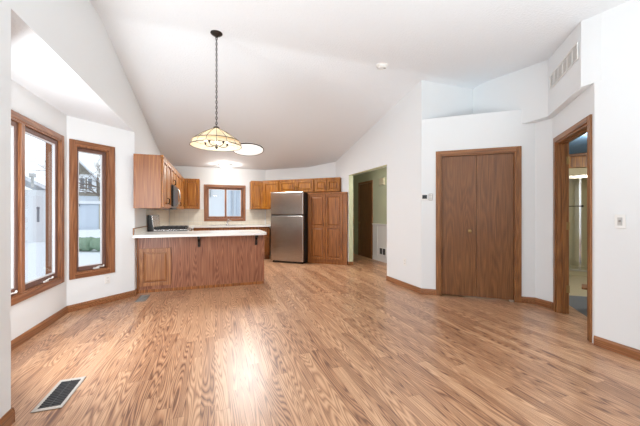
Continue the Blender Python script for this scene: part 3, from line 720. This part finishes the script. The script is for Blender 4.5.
# ------------------------------------------------------------------ refrigerator
OFFF = 0.0
fA = Vector((1.278, 7.306)); fB = Vector((1.928, 6.744)); fd = (fB - fA).normalized()
FW = (fB - fA).length + 0.01
t = thing('refrigerator', 'stainless top-freezer refrigerator standing left of the oak pantry', 'refrigerator', (fA.x, fA.y, 0), DA)
m = MB(); m.box(0.004, FW - 0.004, 0.065, 0.71, 0.04, 1.695, 0.006); m.box(0.03, FW - 0.03, 0.05, 0.66, 0.0, 0.04); m.obj('body', 'black', t)
m = MB(); m.box(0, FW, 0.0, 0.06, 1.165, 1.70, 0.012); fz = m.obj('freezer_door', 'steel', t)
m = MB(); m.box(0, FW, 0.0, 0.06, 0.05, 1.135, 0.012); fr_ = m.obj('fridge_door', 'steel', t)
m = MB(); m.box(0.01, FW - 0.08, 0.004, 0.055, 1.139, 1.161, 0.003); m.obj('pocket_handle', 'black', fr_)
m = MB(); m.box(0.03, 0.10, 0.02, 0.075, 1.70, 1.715, 0.004); m.obj('hinge_cover', 'grey_dark', t)
m = MB(); m.box(FW - 0.10, FW - 0.03, 0.02, 0.075, 1.70, 1.715, 0.004); m.obj('hinge_cover', 'grey_dark', t)
m = MB(); m.box(FW - 0.13, FW - 0.07, -0.002, 0.001, 1.62, 1.635); m.obj('badge', 'nickel', fz)

# ------------------------------------------------------------------ pendant lamp
PXc, PYc, PZc = 0.015, 3.50, 3.186
t = thing('pendant_lamp', 'chain-hung cream art-glass pendant lamp under the ceiling ridge', 'lamp', (PXc, PYc, 0))
m = MB(); m.lathe([(0.062, PZc), (0.064, PZc - 0.008), (0.05, PZc - 0.022), (0.02, PZc - 0.034), (0.012, PZc - 0.05)], 28); m.obj('canopy', 'bronze', t, smooth=True)
zt = 2.145
m = MB()
def link_ring(m, c, a, b, r, flip):
    pts = []
    for i in range(13):
        th = 2 * PI * i / 12
        x_, z_ = a * math.cos(th), b * math.sin(th)
        pts.append((c[0] + (x_ if not flip else 0), c[1] + (0 if not flip else x_), c[2] + z_))
    m.tube(pts, r, 6)
n_l = 34; zz = PZc - 0.05; step = (zz - zt) / n_l
for i in range(n_l): link_ring(m, (0, 0, zz - (i + 0.5) * step), 0.0095, step * 0.62, 0.0032, i % 2)
m.tube([(0.004, 0.004, PZc - 0.04), (0.005, -0.003, 2.7), (0.003, 0.004, zt)], 0.0025, 6)
m.obj('chain', 'bronze', t)
m = MB(); m.lathe([(0.006, 2.16), (0.03, 2.146), (0.035, 2.132), (0.032, 2.126)], 20); m.obj('shade_cap', 'bronze', t, smooth=True)
NS = 16; R0, R1, R2 = 0.032, 0.245, 0.274; Z0, Z1, Z2 = 2.13, 1.995, 1.938
def ring_pts(r, z): return [(r * math.cos(2 * PI * i / NS), r * math.sin(2 * PI * i / NS), z) for i in range(NS)]
def shell(m, rz):
    rg = [[m.bm.verts.new(p) for p in ring_pts(r, z)] for r, z in rz]
    for a, b in zip(rg, rg[1:]):
        for i in range(NS): m.bm.faces.new((a[i], a[(i + 1) % NS], b[(i + 1) % NS], b[i]))
m = MB(); shell(m, [(R0, Z0), (0.14, 2.072), (R1, Z1)]); sh = m.obj('shade', 'shade', t)
sol = sh.modifiers.new('s', 'SOLIDIFY'); sol.thickness = 0.003
m = MB(); shell(m, [(R1 + 0.001, Z1 - 0.004), (R2, Z2)]); bnd = m.obj('shade_band', 'shade', t); sol = bnd.modifiers.new('s', 'SOLIDIFY'); sol.thickness = 0.003
m = MB()
for i in range(NS):
    a = 2 * PI * i / NS; c_, s_ = math.cos(a), math.sin(a)
    m.tube([(r * c_, r * s_, z + 0.002) for r, z in ((R0, Z0), (0.14, 2.072), (R1, Z1))], 0.0024, 5)
    m.tube([(R1 * c_, R1 * s_, Z1), (R2 * c_, R2 * s_, Z2)], 0.0022, 5)
for r, z, q in ((R1 + 0.002, Z1, 0.005), (R2, Z2, 0.0035)):
    pp = ring_pts(r, z); m.tube(pp + [pp[0]], q, 6)
m.obj('shade_ribs', 'bronze', t)
m = MB()
for i in range(NS):
    a0_, a1_ = 2 * PI * (i + 0.06) / NS, 2 * PI * (i + 0.94) / NS
    for (ra, za, rb, zb) in ((R1 + 0.006, Z1 - 0.004, R1 + 0.016, Z1 - 0.022),):
        m.quad([(ra * math.cos(a0_), ra * math.sin(a0_), za), (ra * math.cos(a1_), ra * math.sin(a1_), za), (rb * math.cos(a1_), rb * math.sin(a1_), zb), (rb * math.cos(a0_), rb * math.sin(a0_), zb)])
am = m.obj('amber_band', 'amber', t); sol = am.modifiers.new('s', 'SOLIDIFY'); sol.thickness = 0.002
m = MB(); m.tube([(0, 0, 2.14), (0, 0, 1.93)], 0.006); m.lathe([(0.004, 1.905), (0.014, 1.915), (0.018, 1.93), (0.008, 1.945)], 12); m.obj('centre_stem', 'bronze', t, smooth=True)
for i in range(5):
    a = 2 * PI * i / 5 + 0.3; c_, s_ = math.cos(a), math.sin(a)
    m = MB(); m.tube([(0.01 * c_, 0.01 * s_, 1.945), (0.06 * c_, 0.06 * s_, 1.93), (0.11 * c_, 0.11 * s_, 1.94), (0.12 * c_, 0.12 * s_, 1.955)], 0.0045, 6)
    m.lathe([(0.010, 1.953), (0.012, 1.985)], 10, (0.12 * c_, 0.12 * s_, 0)); ar = m.obj('arm', 'bronze', t)
    m = MB(); m.lathe([(0.007, 1.985), (0.013, 2.0), (0.012, 2.015), (0.003, 2.036)], 10, (0.12 * c_, 0.12 * s_, 0)); m.obj('bulb', 'bulb', ar, smooth=True)
point('pendant_lamp_light', (PXc, PYc, 1.99), 7, 0.09, (1, 0.93, 0.82))

# ------------------------------------------------------------------ ceiling lights
sl = math.atan2(RIDGE_Z - ZF, YF - RIDGE_Y)
cy_ = 6.66; cz_ = RIDGE_Z - (cy_ - RIDGE_Y) * (RIDGE_Z - ZF) / (YF - RIDGE_Y)
t = thing('ceiling_light', 'large round lit ceiling disc with a thin dark rim, right behind the pendant', 'ceiling light', (0.68, cy_, cz_ - 0.002), group='flush ceiling lights')
t.rotation_euler = (-sl, 0, 0)
m = MB(); m.lathe([(0.334, 0), (0.334, -0.014), (0.322, -0.016), (0.322, -0.002)], 48); m.obj('rim', 'bronze', t, smooth=True)
m = MB(); m.lathe([(0.323, -0.002), (0.323, -0.008), (0.30, -0.014), (0.15, -0.019), (0.01, -0.02)], 48); m.obj('diffuser', 'skytube', t, smooth=True)
t = thing('ceiling_light', 'small round lit flush light on the flat ceiling above the sink', 'ceiling light', (0.25, 7.80, ZF - 0.001), group='flush ceiling lights')
m = MB(); m.lathe([(0.17, 0), (0.17, -0.02), (0.16, -0.024)], 32); m.obj('base', 'white', t, smooth=True)
m = MB(); m.lathe([(0.15, -0.022), (0.15, -0.04), (0.12, -0.065), (0.06, -0.078), (0.01, -0.08)], 32); m.obj('diffuser', 'led', t, smooth=True)
point('kitchen_light', (0.25, 7.75, ZF - 0.15), 20, 0.05, (1, 0.96, 0.90))
area('kitchen_large_light', (0.68, cy_, cz_ - 0.04), (-sl, 0, 0), 0.55, 0.55, 72, (0.98, 0.98, 0.97))

# ------------------------------------------------------------------ smoke detector
sy_ = 3.53; sz_ = 3.195
t = thing('smoke_detector', 'round white smoke detector on the vaulted ceiling ridge', 'smoke detector', (2.12, sy_, 3.196))
m = MB(); m.lathe([(0.082, 0.0), (0.082, -0.014), (0.072, -0.022)], 28); m.obj('base', 'plastic', t, smooth=True)
m = MB(); m.lathe([(0.062, -0.022), (0.062, -0.04), (0.05, -0.052), (0.01, -0.054)], 28); cv = m.obj('cover', 'plastic', t, smooth=True)
m = MB(); m.box(0.01, 0.04, -0.03, -0.012, -0.057, -0.052); m.obj('test_button', 'grey_mid', cv)

# ------------------------------------------------------------------ wall fittings
def plate(name, label, cat, loc, rz, w_, h_, kind):
    """local -y faces the room"""
    t = thing(name, label, cat, loc, rz)
    m = MB(); m.box(-w_ / 2, w_ / 2, -0.007, -0.0005, -h_ / 2, h_ / 2, 0.003); m.obj('cover_plate', 'plastic', t)
    if kind == 'switch':
        m = MB(); m.box(-0.017, 0.017, -0.0085, -0.006, -0.034, 0.034, 0.001); m.obj('switch_frame', 'grey_light', t)
        m = MB(); m.box(-0.006, 0.006, -0.018, -0.006, -0.006, 0.012, 0.002); m.obj('toggle', 'grey_mid', t)
    else:
        for z in (-0.021, 0.021):
            m = MB(); m.box(-0.017, 0.017, -0.009, -0.006, z - 0.014, z + 0.014, 0.002); s = m.obj('socket', 'plastic', t)
            m = MB(); m.box(-0.008, -0.005, -0.0095, -0.008, z - 0.005, z + 0.006); m.box(0.005, 0.008, -0.0095, -0.008, z - 0.005, z + 0.006); m.obj('slot', 'grey_dark', s)
    return t
M['grille_back'] = plain('pale_grille_backing', (0.8, 0.8, 0.79), 0.7)
M['grey_light'] = plain('light_grey_plastic', (0.5, 0.5, 0.49), 0.5)
plate('light_switch', 'white toggle light switch on the wall right of the bathroom doorway', 'light switch', (XR, 1.567, 1.128), -PI / 2, 0.075, 0.118, 'switch')
plate('wall_outlet', 'white wall outlet low beside the hall opening', 'outlet', (XH, 4.11, 0.41), -PI / 2, 0.072, 0.115, 'outlet')
ob = Vector(AF) + Bv.normalized() * (WB[1] - 0.0)
BA = math.atan2(Bv.y, Bv.x)
plate('wall_outlet', 'white wall outlet below the narrow bay window', 'outlet', (ob.x - 0.02, ob.y - 0.02, 0.315), BA, 0.072, 0.115, 'outlet')
pk = Vector(P0) + Cv.normalized() * 0.047
t = thing('thermostat', 'small white thermostat with a dark screen, left of the closet door', 'thermostat', (pk.x, pk.y, 1.435), CA)
m = MB(); m.box(-0.05, 0.043, -0.02, -0.0005, -0.045, 0.045, 0.005); m.obj('housing', 'plastic', t)
m = MB(); m.box(-0.036, 0.03, -0.022, -0.0195, -0.026, 0.03, 0.001); m.obj('screen', 'black', t)
pk = Vector(P0) + Cv.normalized() * 0.127
t = thing('alarm_keypad', 'narrow pale keypad mounted between the thermostat and the closet casing', 'keypad', (pk.x, pk.y, 1.435), CA)
m = MB(); m.box(-0.026, 0.026, -0.014, -0.0005, -0.05, 0.05, 0.004); m.obj('housing', 'grey_light', t)
for i in range(2):
    for j in range(4):
        m = MB(); m.box(-0.02 + i * 0.022, -0.002 + i * 0.022, -0.017, -0.0135, -0.043 + j * 0.022, -0.027 + j * 0.022, 0.001); m.obj('button', 'plastic', t)
# return-air grille on the bulkhead
B2 = (Vector(bd) - Vector(bc)); LB2 = B2.length; BA2 = math.atan2(B2.y, B2.x)
t = thing('return_air_grille', 'long white louvred air grille high on the bulkhead', 'vent', (bc[0], bc[1], 0), BA2)
def g_at(u, v, P, d_):
    xc = (u - 320) / 300; c, s_ = math.cos(YAW), math.sin(YAW); r = Vector((xc * c + s_, -xc * s_ + c)); d_ = d_.normalized()
    det = r.x * (-d_.y) + r.y * d_.x
    tt = (P.x * (-d_.y) + P.y * d_.x) / det
    return (r * tt - P).dot(d_), 1.2 + (213 - v) * tt / 300
ga, gz1 = g_at(551.0, 76, Vector(bc), B2); gb, gz2 = g_at(578.5, 40.5, Vector(bc), B2); _, gz3 = g_at(551.0, 89.5, Vector(bc), B2)
gt, gbz = (gz1 + gz2) / 2, gz3
gbz = min(gbz, gt - 0.15)
m = MB(); frame_ring(m, ga, gb, gbz, gt, 0.014, -0.012, -0.0005, 0.002); m.obj('frame', 'white', t)
m = MB(); m.box(ga + 0.012, gb - 0.012, -0.002, -0.0005, gbz + 0.012, gt - 0.012); m.obj('backing', 'grille_back', t)
m = MB()
nn = 12; hh = (gt - gbz - 0.028)
for i in range(nn):
    z = gbz + 0.014 + hh * (i + 0.5) / nn
    m.quad([(ga + 0.014, -0.0075, z - 0.005), (gb - 0.014, -0.0075, z - 0.005), (gb - 0.014, -0.0045, z + 0.0045), (ga + 0.014, -0.0045, z + 0.0045)])
lv = m.obj('louvres', 'white', t); sol = lv.modifiers.new('s', 'SOLIDIFY'); sol.thickness = 0.0015
for i in range(1, 6):
    x_ = ga + (gb - ga) * i / 6
    m = MB(); m.box(x_ - 0.004, x_ + 0.004, -0.0115, -0.002, gbz + 0.012, gt - 0.012); m.obj('divider', 'white', t)
# hall vent and chime
t = thing('wall_vent', 'small dark two-part register in the white hall wainscot', 'vent', (XHB - 0.021, 6.40, 0.26), -PI / 2)
m = MB(); frame_ring(m, -0.15, 0.15, -0.09, 0.09, 0.016, -0.01, 0.006, 0.002); m.box(-0.01, 0.01, -0.01, -0.0005, -0.08, 0.08); m.obj('frame', 'plastic', t)
m = MB(); m.box(-0.136, 0.136, -0.004, 0.006, -0.076, 0.076); m.obj('grille', 'grey_dark', t)
t = thing('door_chime', 'cream door chime box high on the green hall wall', 'door chime', (XHB, 6.42, 1.97), -PI / 2)
m = MB(); m.box(-0.10, 0.10, -0.05, -0.0005, -0.085, 0.085, 0.008); m.obj('cover', 'chime', t) if 'chime' in M else m.obj('cover', 'bath_wall', t)
m = MB(); m.box(-0.06, 0.06, -0.054, -0.048, -0.06, 0.06, 0.003); m.obj('speaker_panel', 'bath_wall', t)

# floor registers
def floor_register(label, c, w_, L, mat, n, inner='grey_dark'):
    t = thing('floor_register', label, 'floor register', (c[0], c[1], 0.0015), 0, 'floor registers along the left wall')
    m = MB()
    fw = 0.02
    m.box(-w_ / 2, -w_ / 2 + fw, -L / 2, L / 2, 0, 0.006, 0.002); m.box(w_ / 2 - fw, w_ / 2, -L / 2, L / 2, 0, 0.006, 0.002)
    m.box(-w_ / 2 + fw, w_ / 2 - fw, -L / 2, -L / 2 + fw * 1.4, 0, 0.006, 0.002); m.box(-w_ / 2 + fw, w_ / 2 - fw, L / 2 - fw * 1.4, L / 2, 0, 0.006, 0.002)
    m.obj('frame', mat, t)
    m = MB(); m.box(-w_ / 2 + fw, w_ / 2 - fw, -L / 2 + fw, L / 2 - fw, 0, 0.0015); m.obj('duct', 'black', t)
    m = MB()
    LL = L - 2.8 * fw
    for i in range(n):
        y = -L / 2 + 1.4 * fw + LL * (i + 0.5) / n
        m.box(-w_ / 2 + fw, w_ / 2 - fw, y - LL / n * 0.22, y + LL / n * 0.22, 0.0015, 0.005)
    m.box(-0.003, 0.003, -L / 2 + fw, L / 2 - fw, 0.0015, 0.0052)
    m.obj('louvres', inner, t)
floor_register('long metal floor register with dark louvres near the camera, below the bay window', (-0.965, 2.45), 0.155, 0.37, 'register', 15)
floor_register('dull grey floor register in front of the peninsula corner', (-0.955, 4.80), 0.13, 0.34, 'grey_mid', 12, 'grey_mid')

# ------------------------------------------------------------------ bathroom beyond the doorway (seen as a sliver)
bdir = Vector((1.149, 0.657)).normalized(); bn = Vector((-bdir.y, bdir.x))
BAng = math.atan2(bn.y, bn.x)           # local x -> left of view, local y -> towards the camera... flipped below
def bath(name, label, cat, dist, lat): pass
base = Vector((1.149, 0.657)) * 5.7    # a point 5.7 m deep along the sight line through the doorway
RZ = math.atan2(-bn.y, -bn.x)           # local x to the right of view, local y away from camera
def W_(u, d):
    xc = (u - 320) / 300 * d; c, s_ = math.cos(YAW), math.sin(YAW); return (xc * c + d * s_, -xc * s_ + d * c)
t = thing('shower_enclosure', 'pale beige shower stall with chrome framed door seen through the doorway', 'shower', (base.x, base.y, 0), RZ)
m = MB(); m.box(-1.4, 1.2, 0.75, 0.82, 0.0, 1.92); m.box(-1.4, -1.33, 0.0, 0.75, 0, 1.92); m.box(1.13, 1.2, 0.0, 0.75, 0, 1.92); m.box(-1.4, 1.2, 0.0, 0.82, 0.0, 0.09, 0.01); m.obj('surround', 'bath_wall', t)
for za, zb in ((1.86, 1.92), (0.09, 0.12)): m = MB(); m.box(-1.4, 1.2, -0.02, 0.025, za, zb, 0.003); m.obj('rail', 'nickel', t)
for xx in (-0.02, 0.10): m = MB(); m.box(xx, xx + 0.035, -0.015, 0.02, 0.12, 1.86, 0.003); m.obj('stile', 'chrome', t)
m = MB(); m.box(-1.38, -0.02, 0.0, 0.006, 0.12, 1.86); m.box(0.135, 1.15, 0.0, 0.006, 0.12, 1.86); m.obj('door_panel', 'frosted', t) if 'frosted' in M else m.obj('door_panel', 'glass', t)
m = MB(); m.tube([(-0.28, -0.05, 1.33), (0.03, -0.05, 1.33)], 0.008); m.tube([(-0.28, -0.05, 1.33), (-0.28, -0.0, 1.33)], 0.008); m.lathe([(0.02, -0.06), (0.02, -0.015)], 12, (0.03, 0, 1.33), 'Y'); m.obj('towel_bar', 'bronze', t)
m = MB(); m.box(-2.2, 2.0, 0.83, 0.90, 0, 2.6); struct(m.obj('wall_bath_far', 'blue', loc=(base.x, base.y, 0), rz=RZ), 'blue bathroom wall above the shower')
m = MB(); m.box(-1.4, 1.2, 0.0, 0.82, 1.93, 2.12, 0.0); struct(m.obj('wall_bath_soffit', 'bath_wall', loc=(base.x, base.y, 0), rz=RZ))
t = thing('wood_reflection', 'orange wood board with a dark top rail above the shower, standing in for a mirror reflection', 'shelf', (base.x, base.y, 0), RZ)  # wood board stands in for a mirror image of cabinets
m = MB(); m.box(-1.3, 1.1, -0.06, -0.025, 2.06, 2.27, 0.003)
m.obj('board', 'oak_cab', t)
m = MB(); m.box(-1.3, 1.1, -0.10, -0.02, 2.27, 2.36, 0.004); m.obj('top_rail', 'oak_deep', t) if 'oak_deep' in M else m.obj('top_rail', 'oak_door', t)
for xx in (-0.33, -0.12, 0.09, 0.30):
    m = MB(); m.box(xx - 0.012, xx + 0.012, -0.075, -0.06, 2.08, 2.26, 0.002); m.obj('divider', 'oak_door', t)
wall('wall_bath_left', (3.9, 3.1), (base.x - 1.5 * 0.5, base.y + 2.0), 0, 2.6, 0.1, 1, mat='bath_wall')
rb = base - bn * 1.9
wall('wall_bath_right', (3.5, 1.1), (rb.x, rb.y), 0, 2.6, 0.1, -1, mat='bath_wall')
m = MB(); m.prism([(3.45, 1.0), (4.15, 2.72), (5.6, 6.3), (8.6, 3.6)], 2.32, 2.37); struct(m.obj('ceiling_bath', 'blue'))
t = thing('wooden_standin', 'low brown wooden stand-in for an unidentified item just inside the bathroom doorway', 'stool', (3.62 * 1.1, 2.03 * 1.1, 0.002), RZ)  # stool shape stands in for an unidentified brown item
sp = W_(588, 3.7); t.location = (sp[0], sp[1], 0.002)
m = MB(); m.box(-0.06, 0.30, -0.12, 0.12, 0.27, 0.295, 0.006); m.obj('seat', 'oak_dark', t)
for ax in (0.06, 0.25):
    for ay in (-0.09, 0.07):
        m = MB(); m.box(ax, ax + 0.025, ay, ay + 0.025, 0.0, 0.27, 0.003); m.obj('leg', 'oak_dark', t)
point('bath_fill', (5.0, 2.6, 2.2), 60, 0.12, (1, 0.92, 0.76))  # added fill light to brighten the bathroom, no fixture there

# ------------------------------------------------------------------ outdoors
GZ = -0.45
m = MB(); m.box(-60, 60, -30, 90, GZ - 0.2, GZ); g = struct(m.obj('ground', 'snow'), 'snow-covered ground outside the windows')
c_, s_ = math.cos(YAW), math.sin(YAW)
def W(u, d):      # a place outdoors along the direction of image column u, d metres deep
    xc = (u - 320) / 300 * d; return Vector((xc * c_ + d * s_, -xc * s_ + d * c_))
# house with taupe gable
def house_frame(u0, d0):
    """a house squarely facing the line of sight of image column u0, d0 metres deep"""
    a0_ = math.atan((u0 - 320) / 300); R = d0 / math.cos(a0_)
    fx = lambda u: R * math.tan(math.atan((u - 320) / 300) - a0_)
    fz = lambda v: 1.2 + (213 - v) * d0 / 300 - GZ
    return W(u0, d0), -YAW - a0_, fx, fz
hp, hr, hx, hz = house_frame(92, 30)
t = thing('neighbour_house', 'taupe gabled house with pale blue garage, seen in the narrow bay window', 'house', (hp.x, hp.y, GZ), hr)
m = MB(); m.box(hx(62), hx(99), 0, 8, 0, hz(196), 0); m.obj('lower_wall', 'siding', t)
gable = [(hx(52), hz(196)), (hx(108), hz(196)), (hx(108), hz(191)), (hx(64), hz(150)), (hx(52), hz(161))]
m = MB()
a = [m.bm.verts.new((p[0], -0.1, p[1])) for p in gable]; b = [m.bm.verts.new((p[0], 8, p[1])) for p in gable]
m.bm.faces.new(a); m.bm.faces.new(b[::-1])
for i in range(5): m.bm.faces.new((a[i], b[i], b[(i + 1) % 5], a[(i + 1) % 5]))
m.obj('gable', 'gable', t)
m = MB()
def rake(m, x0, z0, x1, z1, th, y0, y1):
    a = [m.bm.verts.new(p) for p in ((x0, y0, z0), (x1, y0, z1), (x1, y0, z1 + th), (x0, y0, z0 + th))]
    b = [m.bm.verts.new(p) for p in ((x0, y1, z0), (x1, y1, z1), (x1, y1, z1 + th), (x0, y1, z0 + th))]
    m.bm.faces.new(a); m.bm.faces.new(b[::-1])
    for i in range(4): m.bm.faces.new((a[i], b[i], b[(i + 1) % 4], a[(i + 1) % 4]))
rake(m, hx(64), hz(150), hx(112), hz(194.5), 0.25, -0.5, 8); rake(m, hx(64), hz(150), hx(46), hz(167), 0.25, -0.5, 8); m.obj('roof', 'roof_snow', t)
m = MB(); m.box(hx(99), hx(106), -0.05, 8, 0, hz(192)); m.obj('corner_wall', 'stone', t)
for (u0, u1) in ((72, 76.5), (79, 85.5), (87, 93)):
    m = MB(); frame_ring(m, hx(u0), hx(u1), hz(190.5), hz(178), 0.09, -0.22, -0.05); f_ = m.obj('window', 'ext_white', t)
    m = MB(); m.box(hx(u0) + 0.05, hx(u1) - 0.05, -0.12, -0.1, hz(190.5) + 0.05, hz(178) - 0.05); m.obj('pane', 'ext_glass', f_)
m = MB(); m.box(hx(68), hx(96.5), -0.16, -0.1, hz(193), hz(191)); m.box(hx(68), hx(96.5), -0.16, -0.1, hz(178), hz(175)); m.box(hx(93), hx(96.5), -0.15, -0.1, hz(193), hz(175)); m.box(hx(66), hx(100), -0.3, -0.1, hz(204), hz(201)); m.obj('trim', 'ext_white', t)
m = MB(); m.box(hx(70), hx(98), -0.06, 0.0, 0.2, hz(205)); m.obj('garage_door', 'garage', t)
m = MB(); m.box(hx(75), hx(80), -0.3, -0.06, hz(206.5), hz(204.6)); m.obj('wall_lamp', 'ext_glass', t)
# white building seen in the wide bay window
hp, hr, kx, kz = house_frame(38, 17)
t = thing('neighbour_house', 'white snowy house with an arched door pane, seen in the wide bay window', 'house', (hp.x, hp.y, GZ), hr)
m = MB(); m.box(kx(-60), kx(46), 0, 7, 0, kz(190)); m.obj('wall', 'ext_white', t)
m = MB(); rake(m, kx(-60), kz(150), kx(47), kz(190), 0.2, -0.3, 7); m.obj('roof', 'roof_snow', t)
m = MB(); m.box(kx(33), kx(43), -0.06, 0, 0.0, kz(196)); dr = m.obj('entry_door', 'vinyl', t)
m = MB(); m.box(kx(36.8), kx(39.4), -0.08, -0.06, kz(222), kz(208)); m.lathe([(0.074, -0.08), (0.074, -0.06)], 20, ((kx(36.8) + kx(39.4)) / 2, 0, kz(208)), 'Y'); m.obj('arched_pane', 'ext_glass', dr)
m = MB(); m.box(kx(29), kx(36), -0.5, 0.5, kz(177), kz(174.5)); m.box(kx(31), kx(34), -0.3, 0.3, kz(188), kz(177)); m.obj('chimney', 'grey_light', t)
# hedge
hp = W(90, 13)
m = MB()
random.seed(3)
for i in range(48):
    x = -1.05 + i * 0.09; y = random.uniform(-0.15, 0.15)
    r = bmesh.ops.create_icosphere(m.bm, subdivisions=2, radius=random.uniform(0.24, 0.3))['verts']
    for v in r:
        v.co *= random.uniform(0.93, 1.07); v.co += Vector((x, y, 0.32 + random.uniform(-0.05, 0.03)))
tag(m.obj('hedge', 'hedge', loc=(hp.x, hp.y, GZ), rz=-YAW), 'low clipped green hedge standing in the snow', 'hedge')
# bare tree
tp = W(112, 11)
t = thing('bare_tree', 'leafless grey tree reaching across the narrow bay window', 'tree', (tp.x, tp.y, GZ))
random.seed(11)
tm = MB(); bmh = MB()
def grow(m, p, d, L, r, depth):
    q = p + d * L
    midp = (p + q) / 2 + Vector((random.uniform(-1, 1), random.uniform(-1, 1), random.uniform(-1, 1))) * L * 0.06
    m.tube([p, midp, q], [r, r * 0.85, r * 0.65], 5)
    if depth == 0: return
    for i in range(3):
        a = Vector((random.uniform(-1, 1), random.uniform(-1, 1), random.uniform(-0.55, 0.75)))
        nd = (d * 0.75 + a * 0.75).normalized()
        grow(m, q if i < 2 else midp, nd, L * random.uniform(0.62, 0.85), r * 0.6, depth - 1)
tm.tube([(0, 0, -0.05), (0.03, 0.02, 1.0), (0, 0, 2.1)], [0.09, 0.075, 0.065], 10); tm.obj('trunk', 'bark', t)
for i in range(6):
    a = i * PI / 3 + 0.2
    grow(bmh, Vector((0, 0, 1.9 + 0.03 * i)), Vector((math.cos(a), math.sin(a), 0.75)).normalized(), 0.85, 0.032, 4)
bmh.obj('branches', 'bark', t)
# pale house beyond the kitchen window
hp = W(226, 17)
def qz(v, d=17): return 1.2 + (213 - v) * d / 300 - GZ
def qx(u, d=17): return (u - 226) / 300 * d
t = thing('neighbour_house', 'pale blue-grey house wall filling the kitchen window', 'house', (hp.x, hp.y, GZ), -YAW)
m = MB(); m.box(qx(170), qx(300), 0, 6, 0, qz(150)); m.obj('wall', 'ext_white', t)
m = MB(); m.box(qx(170), qx(300), -0.6, 6.5, qz(150), qz(147)); m.obj('roof', 'roof_snow', t)
m = MB(); frame_ring(m, qx(234.5), qx(242), qz(219), qz(189), 0.12, -0.12, 0); f_ = m.obj('window', 'siding', t)
m = MB(); m.box(qx(234.5) + 0.1, qx(242) - 0.1, -0.04, -0.02, qz(219) + 0.1, qz(189) - 0.1); m.obj('pane', 'garage', f_)
m = MB(); m.box(qx(229.5), qx(232), -0.3, 0, 0, qz(180)); m.obj('corner_post', 'siding', t)
m = MB(); m.box(qx(209.5), qx(210.8), -0.25, 0, qz(197), qz(186)); m.obj('downpipe', 'grey_light', t)
